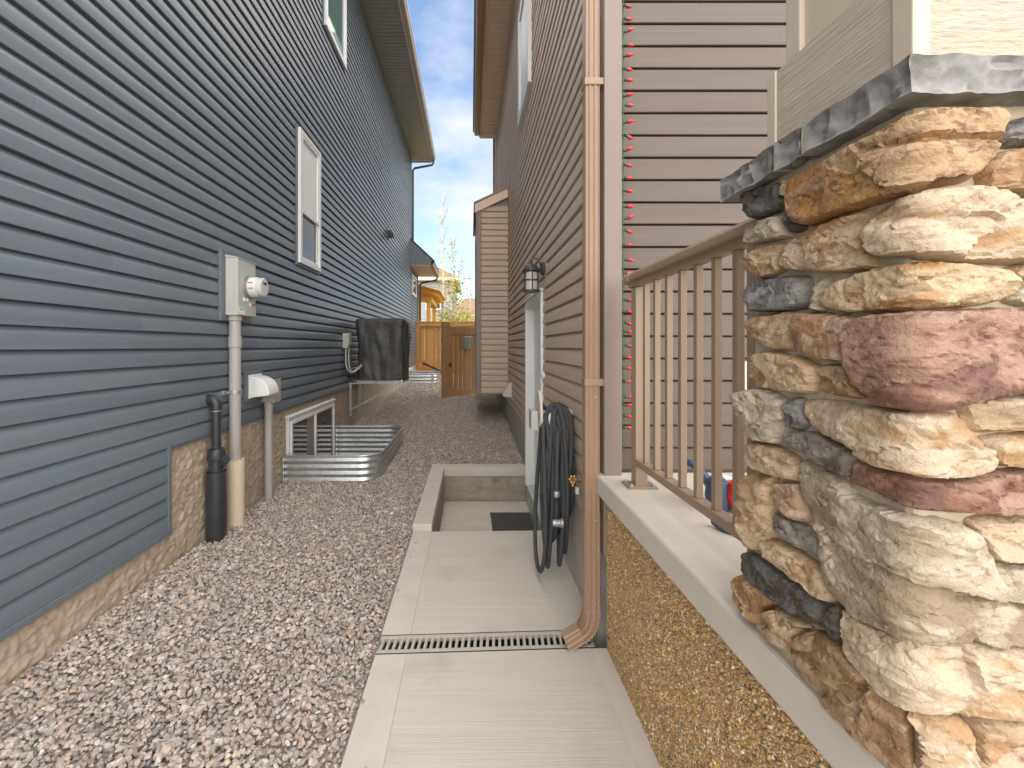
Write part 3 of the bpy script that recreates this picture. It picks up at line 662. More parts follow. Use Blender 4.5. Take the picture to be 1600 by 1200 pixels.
def surround(parent, x, sgn, y0, y1, z0, z1, m, d=.03, w=.03):
    X = lambda o: x + sgn * o; a, b = min(X(0), X(d)), max(X(0), X(d))
    MB().box(a, b, y0 - w, y0 - .001, z0 - w, z1 + w).box(a, b, y1 + .001, y1 + w, z0 - w, z1 + w).box(a, b, y0 - .001, y1 + .001, z0 - w, z0 - .001).box(a, b, y0 - .001, y1 + .001, z1 + .001, z1 + w).build('window_trim', m, parent, bevel=.002)
surround(LH, WX, 1, 4.83, 5.5, 2.41, 3.96, M['navy_trim'])
window(LH, WX, 1, 4.83, 5.5, 2.41, 3.96, M['white'], d=.06, upper=M['white_pane'], lower=M['glass_dark'], split=3.02)  # upper pane coloured white for the sky it would mirror
surround(LH, WX, 1, 5.7, 6.63, 5.79, 7.3, M['navy_trim'])
window(LH, WX, 1, 5.7, 6.63, 5.79, 7.3, M['white'], d=.06, lower=M['glass_green'])
window(LH, WX - .01, 1, 14.42, 15.45, 3.22, 3.92, M['white'], d=.05, lower=M['glass_dark'])
# basement window in the corrugated well, and the far one
bw = window(LH, WX - .02, 1, 4.62, 6.18, -.42, .655, M['white'], d=.035, lower=M['glass_dark'], w=.038, bars=(5.40,))
box('inner_stile', M['taupe_trim'], bw, WX - .0, WX + .013, 5.14, 5.375, -.36, .60, bevel=.003)
MB().prism([(WX - .02, .657), (WX + .025, .657), (WX + .03, .665), (WX + .03, .675), (WX - .02, .69)], 'y', 4.60, 6.20).build('sill', M['white'], bw)
window(LH, WX - .02, 1, 13.2, 14.3, .38, .74, M['white'], d=.06, lower=M['glass_dark'], w=.05, bars=(13.75,))

# ------------------------------------------------------------ the brown house (right)
RH = thing('house', (4, 6, 0), 'taupe brown house with white side door, bay and front porch wall', 'house')
RX = .655
HR = .1035
rwall = MB().box(RX + .018, 9, 4.80, 10.5, .45, 6.8).box(RX + .018, 9, 2.16, 3.75, .45, 6.8).box(RX + .10, 9, 3.75, 4.80, -.35, 1.93).box(RX + .018, 9, 3.75, 4.80, 1.93, 6.8).build('side_wall', M['taupe_trim'], RH)
def spans_right(z):
    if z < 1.92: return [(2.16, 3.725), (4.825, 10.5)]
    return [(2.16, 10.5)]
lay_courses(rwall, M['taupe_vinyl'], .506, 6.70, HR, spans_right, RX, 'y', -1, lap(HR, .0165, .30), joint=3.9)
MB().box(RX - .012, 9, 2.16, 3.75, -.3, .495).box(RX - .012, 9, 4.80, 10.5, -.3, .495).box(RX + .06, 9, 3.75, 4.80, -.5, -.36).build('foundation', M['foundation'], RH, bevel=.003)
box('corner_board', M['taupe_trim'], RH, .652, .738, 2.055, 2.155, .80, 7.0)
box('corner_board', M['taupe_trim'], RH, .648, .70, 2.045, 2.155, .43, .797)
# porch wall
pw = box('porch_wall', M['taupe_trim'], RH, .745, 5.0, 2.1385, 2.30, .80, 7.0, bevel=0)
HP = .1114
lay_courses(pw, M['mauve_vinyl'], .835, 6.7, HP, lambda z: [(.74, 4.2)], 2.12, 'x', -1, lap(HP, .015, .10), joint=3.66)
box('outlet_box', M['beige_white'], RH, 1.345, 1.45, 2.07, 2.11, 1.235, 1.375)
# eave
soffit(RH, M['soffit_tan'], .235, RX, 2.3, 10.55, 6.74, .15)
box('fascia', M['brown_metal'], RH, .205, .233, 2.3, 10.6, 6.70, 6.92)
MB().prism([(.203 - p, 6.74 + q) for p, q in GUT], 'y', 2.3, 10.62).build('gutter', M['brown_metal'], RH)
box('fascia', M['soffit_tan'], RH, .236, RX + .2, 10.552, 10.60, 6.66, 6.92)
MB().prism([(.06, 6.90), (9, 10.2), (9, 10.35), (.06, 6.96)], 'y', 2.1, 10.75).build('roof', M['shingle'], RH)
downspout(RH, [(.60, 10.60, 6.70), (.60, 10.60, .5)], M['brown_metal'])
box('corner_board', M['taupe_trim'], RH, RX - .02, RX + .06, 10.5, 10.56, .45, 6.72)
window(RH, RX - .004, -1, 4.42, 5.36, 4.22, 5.6, M['white'], d=.05, lower=M['white_pane'], w=.10)
# bay (cantilevered box with a sloping lid)
by0, by1, bx0, bz0, bz1 = 7.22, 9.3, .112, .63, 3.75
bay = MB().prism([(bx0 + .018, bz0 + .05), (RX - .02, bz0 + .05), (RX - .02, 4.06), (bx0 + .018, 3.85)], 'y', by0 + .031, by1).build('bay', M['taupe_trim'], RH)
def bay_span(z): return [(bx0 + .075, RX - .018)]
lay_courses(bay, M['taupe_vinyl'], bz0 + .02, 3.80, HR, bay_span, by0 + .012, 'x', -1, lap(HR, .016, .26), joint=3)
lay_courses(bay, M['taupe_vinyl'], bz0 + .02, 3.70, HR, lambda z: [(by0 + .05, by1)], bx0, 'y', -1, lap(HR, .016, .26), joint=3)
box('corner_board', M['taupe_trim'], bay, bx0 - .016, bx0 + .072, by0 - .012, by0 + .045, bz0, 3.80)
box('bottom_trim', M['taupe_trim'], bay, bx0 + .073, RX - .018, by0 - .004, by0 + .02, bz0 - .002, bz0 + .026)
box('underside', M['taupe_trim'], bay, bx0, RX - .02, by0 + .02, by1, bz0 + .022, bz0 + .045, bevel=0)
MB().prism([(bx0 - .04, 3.72), (RX - .018, 3.985), (RX - .018, 4.135), (bx0 - .04, 3.87)], 'y', by0 - .04, by0 - .013).build('rake_board', M['soffit_tan'], bay, bevel=.003)
MB().prism([(bx0 - .055, 3.872), (RX - .018, 4.137), (RX - .018, 4.165), (bx0 - .055, 3.90)], 'y', by0 - .055, by1 + .05).build('lid', M['brown_metal'], bay)
# side door
dr = MB().box(RX + .062, RX + .10, 3.80, 4.75, -.10, 1.87).build('door', M['door_white'], RH, bevel=.003)
for (a, b, c, e) in [(3.93, 4.62, .95, 1.72), (3.93, 4.62, .05, .80)]:
    MB().box(RX + .052, RX + .061, a, b, c, e).build('door_panel', M['door_white'], dr, bevel=.006)
MB().lathe([(.012, 0), (.012, -.04), (.028, -.05), (.03, -.07), (.02, -.085)], (RX + .06, 3.87, .88), 'x', 16).build('handle', M['steel'], dr, smooth=40)
fr = MB().box(RX - .035, RX + .10, 3.73, 3.80, -.12, 1.94).box(RX - .035, RX + .10, 4.75, 4.82, -.12, 1.94).box(RX - .0345, RX + .10, 3.80, 4.75, 1.87, 1.94).build('door_frame', M['white'], RH, bevel=.006)
MB().prism([(RX + .10, 1.942), (RX - .05, 1.942), (RX - .05, 1.962), (RX + .02, 1.972), (RX + .10, 1.972)], 'y', 3.71, 4.84).build('drip_cap', M['white'], fr)
box('door_sill', M['box_grey'], RH, RX - .02, RX + .10, 3.735, 4.815, -.335, -.122)

# ------------------------------------------------------------ concrete: walkway, sunken entry, porch
SK = -.0
def slab(name, x0, x1, ya, yb, z0, z1, m, parent=None, sk=.042, **k):
    f = lambda x: sk * (x + .45)
    o = MB().add([(x0, ya[0] + ya[1] * f(x0), z0), (x1, ya[0] + ya[1] * f(x1), z0), (x1, yb[0] + yb[1] * f(x1), z0), (x0, yb[0] + yb[1] * f(x0), z0),
                  (x0, ya[0] + ya[1] * f(x0), z1), (x1, ya[0] + ya[1] * f(x1), z1), (x1, yb[0] + yb[1] * f(x1), z1), (x0, yb[0] + yb[1] * f(x0), z1)],
              [(0, 3, 2, 1), (4, 5, 6, 7), (0, 1, 5, 4), (1, 2, 6, 5), (2, 3, 7, 6), (3, 0, 4, 7)])
    return o.build(name, m, parent, bevel=0, **k)
wk = slab('walkway', -.30, .575, (-.4, 0), (1.985, 1), -.25, 0, M['concrete'], kind='structure')
slab('border_strip', -.447, -.301, (-.4, 0), (1.985, 1), -.25, 0, M['concrete_smooth'], wk)
slab('border_strip', .576, .6565, (-.4, 0), (1.985, 1), -.25, -.001, M['concrete_smooth'], wk)
wk2 = slab('walkway', -.30, .575, (2.118, 1), (3.30, .6), -.25, 0, M['concrete'], kind='structure')
slab('border_strip', -.447, -.301, (2.118, 1), (3.30, .6), -.25, 0, M['concrete_smooth'], wk2)
slab('border_strip', .576, .6425, (2.118, 1), (3.30, .6), -.25, -.001, M['concrete_smooth'], wk2)

se = thing('entry_well', (.1, 4.1, -.35), 'sunken concrete entry well with low curb walls in front of door', 'entry well')
slab('well_floor', -.30, .71, (3.31, .6), (4.86, 0), -.5, -.335, M['concrete_smooth'], se)
box('well_curb', M['concrete_smooth'], se, -.455, -.302, 3.312, 4.862, -.05, .052, bevel=.008)
box('well_curb', M['concrete_smooth'], se, -.455, .64, 4.864, 5.03, -.05, .050, bevel=.008)
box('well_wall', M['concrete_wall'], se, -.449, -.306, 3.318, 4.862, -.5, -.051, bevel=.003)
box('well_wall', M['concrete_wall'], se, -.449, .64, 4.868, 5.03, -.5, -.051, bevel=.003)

PO = thing('porch', (1.5, 1.2, 0), 'raised concrete porch with golden pebble aggregate side below railing', 'porch')
box('porch_base', M['mortar'], PO, .658, 3.2, .46, 2.04, -.3, .722, bevel=.002)
box('porch_slab', M['concrete_smooth'], PO, .62, 3.2, .42, 2.115, .7225, .82, bevel=.010)
q = jgrid(.30, 2.035, -.01, .722, .0055)
q = q[(q[:, 0] > .46) & (q[:, 0] < 2.03) & (q[:, 1] > 0) & (q[:, 1] < .719)]
peb = hull_variants(14, 12, .8)
Pp = np.stack([np.full(len(q), .6575) + rng.uniform(-.0012, .0016, len(q)), q[:, 0], q[:, 1]], -1)
Sp = np.clip(rng.lognormal(np.log(.0043), .32, len(q)), .002, .009)
N3 = np.array([[0., 0, 1], [0, 1, 0], [1, 0, 0]])
scatter('exposed_aggregate', peb, Pp - np.array(wloc(PO)), Sp, M['pebble'],
        [(.54, .33, .115), (.62, .43, .19), (.42, .245, .08), (.68, .54, .32), (.72, .63, .47), (.22, .175, .125), (.12, .105, .085), (.52, .26, .085), (.34, .26, .15)],
        [22, 20, 14, 12, 5, 6, 2.5, 7, 10], PO, tilt=.7, smooth=True, normal=N3, var=.15)
# ------------------------------------------------------------ stone column
XS, YF = .63, .60
SCN = thing('stone_column', (.85, .78, .82), 'square column of mixed buff, grey and red stones with grey cap', 'stone column')
box('core', M['column_mortar'], SCN, XS + .0085, 1.03, YF + .0085, .955, .80, 1.81, bevel=.012)

def wrap(u, v, h):
    """unrolled column face (u along the face, v up) to space; the corner stands at u = 0"""
    bl = .016
    if u <= -bl: n = Vector((-1, 0, 0)); p = Vector((XS, YF - u, v))
    elif u >= bl: n = Vector((0, -1, 0)); p = Vector((XS + u, YF, v))
    else:
        t = (u + bl) / (2 * bl); a = math.pi / 2 * t
        n = Vector((-math.cos(a), -math.sin(a), 0))
        c = bl * .85
        p = Vector((XS + bl - c * math.cos(a) - (bl - c) * (1 - t), YF + bl - c * math.sin(a) - (bl - c) * t, v))
    return p + n * h

def seg_d(p, a, b):
    ab = b - a; t = max(0, min(1, (p - a).dot(ab) / max(ab.dot(ab), 1e-9))); return (p - (a + ab * t)).length

def rock(poly, kind, s=.0046, base=-.028):
    P = [Vector(p) for p in poly]
    # rounded, slightly wavering outline
    for _ in range(1):
        Q = []
        for i in range(len(P)):
            a, c = P[i], P[(i + 1) % len(P)]
            Q += [a * .84 + c * .16, a * .16 + c * .84]
        P = Q
    O = []
    for i in range(len(P)):
        a, c = P[i], P[(i + 1) % len(P)]; n = max(1, int((c - a).length / s))
        O += [a.lerp(c, k / n) for k in range(n)]
    sd = random.uniform(0, 90)
    O = [p + Vector((noise.noise(Vector((p.x * 60, p.y * 60, sd))), noise.noise(Vector((p.x * 60, p.y * 60, sd + 7))))) * .0022 for p in O]
    xs = [p.x for p in O]; ys = [p.y for p in O]
    def inside(q):
        c = False; j = len(O) - 1
        for i in range(len(O)):
            if (O[i].y > q.y) != (O[j].y > q.y) and q.x < (O[j].x - O[i].x) * (q.y - O[i].y) / (O[j].y - O[i].y) + O[i].x: c = not c
            j = i
        return c
    segs = [(P[i], P[(i + 1) % len(P)]) for i in range(len(P))]
    I = []; y = min(ys) + s / 2; r = 0
    while y < max(ys):
        x = min(xs) + (s / 2 if r % 2 else s)
        while x < max(xs):
            q = Vector((x + random.uniform(-.2, .2) * s, y + random.uniform(-.2, .2) * s))
            if inside(q):
                dd = min(seg_d(q, a, c) for a, c in segs)
                if dd > s * .62: I.append((q, dd))
            x += s
        y += s * .9; r += 1
    w, hgt = max(xs) - min(xs), max(ys) - min(ys); rad = min(w, hgt) / 2
    T = min(.0215, .011 + rad * .17) * random.uniform(.9, 1.12)
    cx, cy = (max(xs) + min(xs)) / 2, (max(ys) + min(ys)) / 2
    pl = []
    for _ in range(8):
        an = random.uniform(0, 2 * math.pi); rr = random.uniform(.15, .8)
        c = Vector((cx + math.cos(an) * w / 2 * rr, cy + math.sin(an) * hgt / 2 * rr))
        pl.append((c, random.uniform(-.24, .24), random.uniform(-.42, .36), random.uniform(-.002, .009), random.random()))
    tl = (random.uniform(-.05, .05), random.uniform(-.10, .04))
    chop = []
    for k in range(9):
        th = 2 * math.pi * (k + random.uniform(-.35, .35)) / 9
        nn = Vector((math.cos(th), math.sin(th)))
        sup = max(p.dot(nn) for p in O)
        chop.append((nn, sup + random.uniform(-.001, .004), random.choice([.25, .4, .6, .9, 1.4, 2.0])))
    def height(q, dd):
        e = min(1, dd / .0058); prof = 1 - (1 - e) ** 2.2
        q3 = Vector((q.x * 24, q.y * 44, sd))
        wv = noise.noise_vector(q3 * .55) * .010
        qq = Vector((q.x + wv.x, q.y + wv.y))
        top = T + tl[0] * (q.x - cx) + tl[1] * (q.y - cy)
        for nn, sup, sl_ in chop:
            top = min(top, .009 + sl_ * (sup - qq.dot(nn)))
        c, gx, gy, o, tone = min(pl, key=lambda t: ((t[0].x - qq.x) ** 2 + 2.6 * (t[0].y - qq.y) ** 2))
        fac = max(-.009, min(.007, o + gx * (qq.x - c.x) + gy * (qq.y - c.y)))
        n1 = noise.noise(q3 * .8)
        ledge = (math.floor(n1 * 4) / 4) * .0075
        crk = max(0, 1 - abs(noise.noise(q3 * .62 + Vector((9, 4, 2)))) * 16) * .0045
        fine = noise.fractal(Vector((q.x * 75, q.y * 140, sd)), .9, 2.0, 5) * .0021
        return tone + .22 * max(-1, min(1, n1 * 2)), -.006 + (top + fac * .8 + ledge - crk + .006) * prof + fine * min(1, dd / .005)
    pts = [p.copy() for p in O] + [q for q, _ in I]
    nb = len(O)
    vv, ed, ff, *_ = geometry.delaunay_2d_cdt(pts, [(i, (i + 1) % nb) for i in range(nb)], [], 1, 1e-6)
    if len(vv) != len(pts):
        ds = None
    V = []; E = []; TN = []
    for i, p in enumerate(vv):
        dd = min(seg_d(p, a, c) for a, c in segs)
        if i < nb: dd = 0
        tn_, hh_ = height(p, dd); TN.append(tn_)
        V.append(wrap(p.x, p.y, hh_))
        E.append(max(0, 1 - dd / .006) * .5)
    F = [tuple(f) for f in ff]
    # skirt back into the mortar
    n0 = len(V)
    for p in vv[:nb]:
        cxy = Vector((cx, cy)); q = p + (cxy - p).normalized() * .003
        V.append(wrap(q.x, q.y, base)); E.append(1); TN.append(.5)
    for i in range(nb):
        j = (i + 1) % nb; F.append((i, n0 + i, n0 + j, j))
    me = bpy.data.meshes.new('stone')
    off = wloc(SCN)
    me.from_pydata([tuple(v - off) for v in V], [], F)
    bm = bmesh.new(); bm.from_mesh(me); bmesh.ops.recalc_face_normals(bm, faces=bm.faces)
    bm.to_mesh(me); bm.free()
    # make sure faces look outward
    tot = Vector((0, 0, 0))
    for p in me.polygons: tot += p.normal * p.area
    if tot.dot(Vector((-1, -1, 0))) < 0: me.flip_normals()
    me.polygons.foreach_set('use_smooth', [True] * len(me.polygons)); me.set_sharp_from_angle(angle=R(33))
    at = me.attributes.new('Edge', 'FLOAT', 'POINT'); at.data.foreach_set('value', E)
    at = me.attributes.new('Tone', 'FLOAT', 'POINT'); at.data.foreach_set('value', TN)
    me.materials.append(SM[kind])
    o = bpy.data.objects.new('stone', me); COL.objects.link(o); o.parent = SCN
    return o
KL = {'bigsage': 'sage'}
for kind, poly in STONES:
    # the rounding of corners shrinks the outline: push corners out a little first
    c = [sum(p[0] for p in poly) / len(poly), sum(p[1] for p in poly) / len(poly)]
    poly = [(p[0] + (p[0] - c[0]) * .026, max(.822, p[1] + (p[1] - c[1]) * .045)) for p in poly]
    rock(poly, KL.get(kind, kind))

# cap of three rock-faced pieces with mortar joints
def cap_piece(x0, x1, y0, y1, z0, z1, sides):
    s = .0055; V, F = [], []
    def face(fn, la, lb, seed):
        na, nb_ = max(2, int(la / s)), max(2, int(lb / s)); b0 = len(V)
        for i in range(na + 1):
            for j in range(nb_ + 1):
                a, c = la * i / na, lb * j / nb_
                e = min(1, min(a, la - a, c, lb - c) / .008)
                wv_ = noise.noise_vector(Vector((a * 14, c * 14, seed))) * .35
                dv = noise.voronoi(Vector((a * 27, c * 30, seed)) + wv_)[0][0]
                dw = noise.voronoi(Vector((a * 55, c * 60, seed + 5)) + wv_)[0][0]
                d1 = (1 - min(1, dv / .7) ** 1.5) + .25 * (1 - min(1, dw / .75) ** 2)
                V.append(fn(a, c, -.014 * d1 * e * (1 if lb < .1 else .15)))
        for i in range(na):
            for j in range(nb_):
                k = b0 + i * (nb_ + 1) + j; F.append((k, k + nb_ + 1, k + nb_ + 2, k + 1))
    face(lambda a, c, h: (x0 - h, y0 + a, z0 + c), y1 - y0, z1 - z0, 3 + y0 * 9)
    face(lambda a, c, h: (x1 + h, y0 + a, z0 + c), y1 - y0, z1 - z0, 5 + y0 * 9)
    face(lambda a, c, h: (x0 + a, y0 - h, z0 + c), x1 - x0, z1 - z0, 7 + y0 * 9)
    face(lambda a, c, h: (x0 + a, y1 + h, z0 + c), x1 - x0, z1 - z0, 9 + y0 * 9)
    face(lambda a, c, h: (x0 + a, y0 + c, z1 + h), x1 - x0, y1 - y0, 11)
    face(lambda a, c, h: (x0 + a, y0 + c, z0 - h), x1 - x0, y1 - y0, 13)
    V = [Vector(v) + noise.noise_vector(Vector(v) * 22) * .0035 + noise.noise_vector(Vector(v) * 60) * .0015 for v in V]
    mb = MB(); mb.add(V, F); o = mb.build('cap_stone', M['cap'], SCN, smooth=45)
    bm = bmesh.new(); bm.from_mesh(o.data); bmesh.ops.remove_doubles(bm, verts=bm.verts, dist=.0005)
    bmesh.ops.recalc_face_normals(bm, faces=bm.faces); bm.to_mesh(o.data); bm.free()
    o.data.polygons.foreach_set('use_smooth', [True] * len(o.data.polygons)); o.data.set_sharp_from_angle(angle=R(30))
cap_piece(.600, 1.07, .576, .762, 1.795, 1.848, 0)
cap_piece(.600, 1.07, .770, .832, 1.795, 1.848, 0)
cap_piece(.600, 1.07, .840, 1.015, 1.795, 1.848, 0)
for y in (.762, .832): box('mortar_joint', M['column_mortar'], SCN, .603, 1.065, y + .0002, y + .0078, 1.797, 1.8465, bevel=0)
box('mortar_bed', M['column_mortar'], SCN, .645, 1.04, .62, .97, 1.783, 1.7965, bevel=.003)
# boxed wooden plinth and shaft standing on the cap
PZ = 2.045
box('plinth', M['beige_trim'], SCN, .668, 1.02, .638, .935, 1.848, PZ - .002, bevel=0)
box('plinth_panel', M['beige_board'], SCN, .664, .6675, .6625, .914, 1.849, PZ, bevel=0)
box('plinth_panel', M['beige_board'], SCN, .688, 1.0, .634, .6375, 1.849, PZ, bevel=0)
for (a, b, c, e) in [(.660, .6675, .915, .94), (.660, .687, .630, .662), (1.001, 1.028, .630, .662)]:
    box('corner_board', M['beige_trim'], SCN, a, b, c, e, 1.849, PZ + .0015, bevel=.002)
box('shaft', M['beige_trim'], SCN, .70, .99, .672, .905, PZ, 3.3, bevel=0)
box('corner_board', M['beige_trim'], SCN, .690, .72, .885, .925, PZ + .001, 3.3)
box('corner_board', M['beige_trim'], SCN, .690, .73, .662, .70, PZ + .001, 3.3)

# ------------------------------------------------------------ porch railing
RL = thing('railing', (.75, 1.5, .82), 'brown metal porch railing with square balusters between corner post and column', 'railing')
def rail_post(y, x, base=True):
    p = box('post', M['rail_metal'], RL, x - .027, x + .027, y - .027, y + .027, .826, 1.715)
    if base:
        MB().box(x - .064, x + .064, y - .05, y + .05, .8205, .829).build('base_plate', M['rail_metal'], p, bevel=.002)
        q = MB()
        for dx in (-.048, .048):
            for dy in (-.034, .034): q.lathe([(.008, 0), (.008, .006), (.004, .009)], (x + dx, y + dy, .829), 'z', 8)
        q.build('bolt', M['steel'], p)
rail_post(1.905, .762); rail_post(1.045, .727, False)
MB().prism([(.708, 1.742), (.703, 1.748), (.703, 1.764), (.712, 1.776), (.778, 1.776), (.786, 1.764), (.786, 1.748), (.78, 1.742), (.766, 1.742), (.766, 1.718), (.728, 1.718), (.728, 1.742)], 'y', .985, 1.955).build('top_rail', M['rail_metal'], RL, bevel=.002)
box('joint_sleeve', M['rail_metal'], RL, .700, .789, 1.885, 1.889, 1.738, 1.779, bevel=.001)
MB().box(.728, .770, .985, 1.878, .922, .952).build('bottom_rail', M['rail_metal'], RL, bevel=.003)
bal = None
for y in (1.80, 1.70, 1.597, 1.494, 1.39, 1.286, 1.182, 1.09):
    if bal is None: bal = box('baluster', M['rail_metal'], RL, .739, .761, y - .011, y + .011, .9525, 1.7175, bevel=.0015)
    else:
        c = bal.copy(); COL.objects.link(c); c.parent = RL; c.location = (0, y - 1.80, 0)

# ------------------------------------------------------------ string of red lights
LS = thing('light_string', (.752, 2.05, .9), 'string of red christmas bulbs running down brown corner board', 'string lights')
LS_Y = [-50, -30, -11, 9, 29, 49, 70, 87, 108, 125, 149, 165, 191, 213, 234, 258, 278, 298, 323, 341, 361, 383, 406, 426, 443, 469, 487, 505, 518, 540, 558, 575, 596, 620, 633, 650, 668]
zs_ = [1.45 + (541 - y) * 2.05 / 660 for y in LS_Y]
path = []
for i, z in enumerate(zs_): path.append((.7435 + random.uniform(-.001, .0025), 2.058 + random.uniform(-.002, .002), z))
MB().tube([(.744, 2.06, 3.4)] + path + [(.744, 2.06, .93)], .0022, n=6).build('wire', M['green'], LS, smooth=50)
bm_b = MB().lathe([(.001, .0), (.0075, .002), (.0096, .010), (.0086, .018), (.0052, .027), (.0006, .036)], (0, 0, 0), 'x', 14)
bm_s = MB().lathe([(.0052, -.013), (.0070, -.012), (.0070, -.0), (.0070, .0022)], (0, 0, 0), 'x', 12)
b0 = bm_b.build('bulb', M['red'], LS, smooth=60, local=True); s0 = bm_s.build('socket', M['green'], b0, smooth=40, local=True)
for i, z in enumerate(zs_):
    if i == 0: o, sk_ = b0, s0
    else:
        o = b0.copy(); COL.objects.link(o); o.parent = LS
        sk_ = s0.copy(); COL.objects.link(sk_); sk_.parent = o
    o.location = (.7585 - .752 + random.uniform(-.003, .004), 2.049 - 2.05 + random.uniform(-.003, .003), z - .9)
    o.rotation_euler = (0, random.gauss(.06, .16), random.gauss(-.05, .2))

# ------------------------------------------------------------ downspout at the corner, hose, tap
DS = thing('downspout', (.595, 2.1, 0), 'tan ribbed downspout running full height down house corner to floor drain', 'downspout')
def rect_ribbed(w, d, n=3, r=.005):
    pts = []
    for k in range(2):                           # front and back faces carry ribs
        s = 1 if k == 0 else -1
        xs = [-w / 2 + .005]
        for i in range(n):
            c = -w / 2 + w * (i + .5) / n
            xs += [c - .009, c - .005, c + .005, c + .009]
        xs.append(w / 2 - .005)
        for i, x in enumerate(xs):
            inn = r if (i - 1) % 4 in (1, 2) and 0 < i < len(xs) - 1 else 0
            pts.append((s * x, -s * (d / 2 - inn)))
        pts.append((s * w / 2, -s * (d / 2 - .006)))
        pts.append((s * w / 2, s * (d / 2 - .006)))
    return pts
DX, DY = .5985, 2.095
prof = rect_ribbed(.074, .058)
def pipe_rect(name, frames, parent, m, prof=prof):
    """frames: (centre, angle in the xz plane, scale)"""
    vs, fs = [], []; n = len(prof)
    for c, an, s in frames:
        for p, q in prof:
            vs.append((c[0] + p * s * math.cos(an), c[1] + q * s, c[2] + p * s * math.sin(an)))
    for i in range(len(frames) - 1):
        for k in range(n):
            j = (k + 1) % n; fs.append((i * n + k, i * n + j, (i + 1) * n + j, (i + 1) * n + k))
    return MB().add(vs, fs).build(name, m, parent, smooth=35)
pipe_rect('pipe', [((DX, DY, 6.7), 0, 1), ((DX, DY, .62), 0, 1)], DS, M['brown_metal'])
pipe_rect('pipe', [((DX, DY, .64), 0, 1.04), ((DX, DY, .20), 0, 1.04)], DS, M['brown_metal'])
fr = [((DX, DY, .225), 0, 1.075), ((DX, DY, .15), 0, 1.075)]
cxr, czr, rad = DX - .10, .15, .10
nb = 9
for i in range(1, nb + 1):
    a = R(68) * i / nb
    for q, s in ((a - R(68) / nb * .35, 1.17), (a, 1.03)):
        fr.append(((cxr + rad * math.cos(q), DY - .0 - .035 * q, czr - rad * math.sin(q) * 1.0), -q, s))
e = fr[-1]; a = R(68)
fr.append(((e[0][0] - .085 * math.sin(a), e[0][1] - .018, e[0][2] - .085 * math.cos(a) * 1.0), -a, 1.08))
pipe_rect('elbow', fr, DS, M['brown_metal'])
for z in (1.255, 2.73, 4.4):
    box('strap', M['brown_metal'], DS, DX - .0405, DX + .055, DY - .0325, DY + .0325, z, z + .034, bevel=.003)
for z in (1.20, .60, .19):
    MB().lathe([(.0055, 0), (.0055, -.003), (.002, -.005)], (DX + .012, DY - .0335, z), 'y', 8).build('screw', M['steel'], DS)

HH = thing('hose_hanger', (.55, 2.62, 1.05), 'beige curved hose hanger fixed to wall by white side door', 'hose hanger')
MB().box(.615, .640, 2.63, 2.72, .97, 1.05).build('wall_plate', M['beige_white'], HH, bevel=.01)
cr_ = []
for k in range(9):
    a = math.pi * k / 8
    cr_.append((2.64 - .10 * math.cos(a), .985 + .075 * math.sin(a)))
cr_ += [(y * .88 + 2.64 * .12, z - .02) for y, z in reversed(cr_)]
MB().prism(cr_, 'x', .44, .614).build('cradle', M['beige_white'], HH, bevel=.003, smooth=40)
fl = []
for k in range(17):
    a = math.pi * (k / 16) * 1.0
    fl.append((2.64 - .115 * math.cos(a), .985 + .19 * math.sin(a) ** .8))
fl += [(2.64 + (y - 2.64) * .62, .96 + (z - .985) * .66) for y, z in reversed(fl)]
MB().prism(fl, 'x', .420, .436).build('end_lip', M['beige_white'], HH, bevel=.004, smooth=40)
box('flap', M['box_grey'], HH, .375, .418, 2.60, 2.72, .93, 1.05, bevel=.004)

HO = thing('garden_hose', (.52, 2.6, .1), 'coiled charcoal grey fabric garden hose hanging on beige hanger', 'garden hose')
coil = MB(); hp = []
loops = 13; N = 30
for i in range(loops):
    xk = .447 + .172 * ((i * .618) % 1.0)
    bot = [.05, .46, .20, .36, .10, .52, .28, .42, .16, .33, .07, .40, .24][i]
    yw = [.17, .10, .13, .15, .11, .09, .15, .12, .16, .10, .14, .12, .13][i]
    yc = 2.60 + random.uniform(-.03, .03); top = 1.085 + random.uniform(-.015, .03)
    xb = xk + random.uniform(-.045, .03)
    for k in range(N):
        t = k / N; a = 2 * math.pi * t
        s = math.sin(a / 2)                            # 0 at the top, 1 at the bottom
        z = top + (bot - top) * (1 - math.cos(a)) / 2
        y = yc + yw * math.sin(a) * (.75 + .25 * s)
        x = xk + (xb - xk) * s ** 2 + .012 * math.sin(2 * a + i)
        hp.append((x, y, z))
# blend the loops into one line
P_ = [Vector(p) for p in hp]
for _ in range(3): P_ = [P_[0]] + [(P_[i - 1] + P_[i] * 2 + P_[i + 1]) / 4 for i in range(1, len(P_) - 1)] + [P_[-1]]
P_ += [P_[-1] + Vector((0, -.01, -.10)), Vector((.505, 2.44, .95)), Vector((.497, 2.43, .75)), Vector((.495, 2.425, .575))]
hose = MB().tube(P_, .0128, n=10).build('hose', M['hose'], HO, smooth=60)
MB().lathe([(.0135, .0), (.016, .005), (.016, .07), (.0145, .075), (.0145, .12), (.017, .123), (.017, .155), (.0125, .16)], (.495, 2.425, .455), 'z', 18).build('nozzle_grip', M['black'], HO, smooth=40)
MB().lathe([(.0165, .0), (.0185, .004), (.0185, .03), (.0165, .034)], (.495, 2.425, .585), 'z', 18).build('collar', M['steel'], HO, smooth=40)
cpl = MB().lathe([(.013, -.03), (.019, -.027), (.021, -.005), (.021, .012), (.026, .016), (.026, .03), (.015, .033)], (.500, 2.425, .435), 'x', 20).build('coupling', M['steel'], HO, smooth=40)
MB().tube([(.495, 2.425, .46), (.495, 2.425, .43)], .018, n=14).build('coupling_neck', M['steel'], cpl, smooth=40)

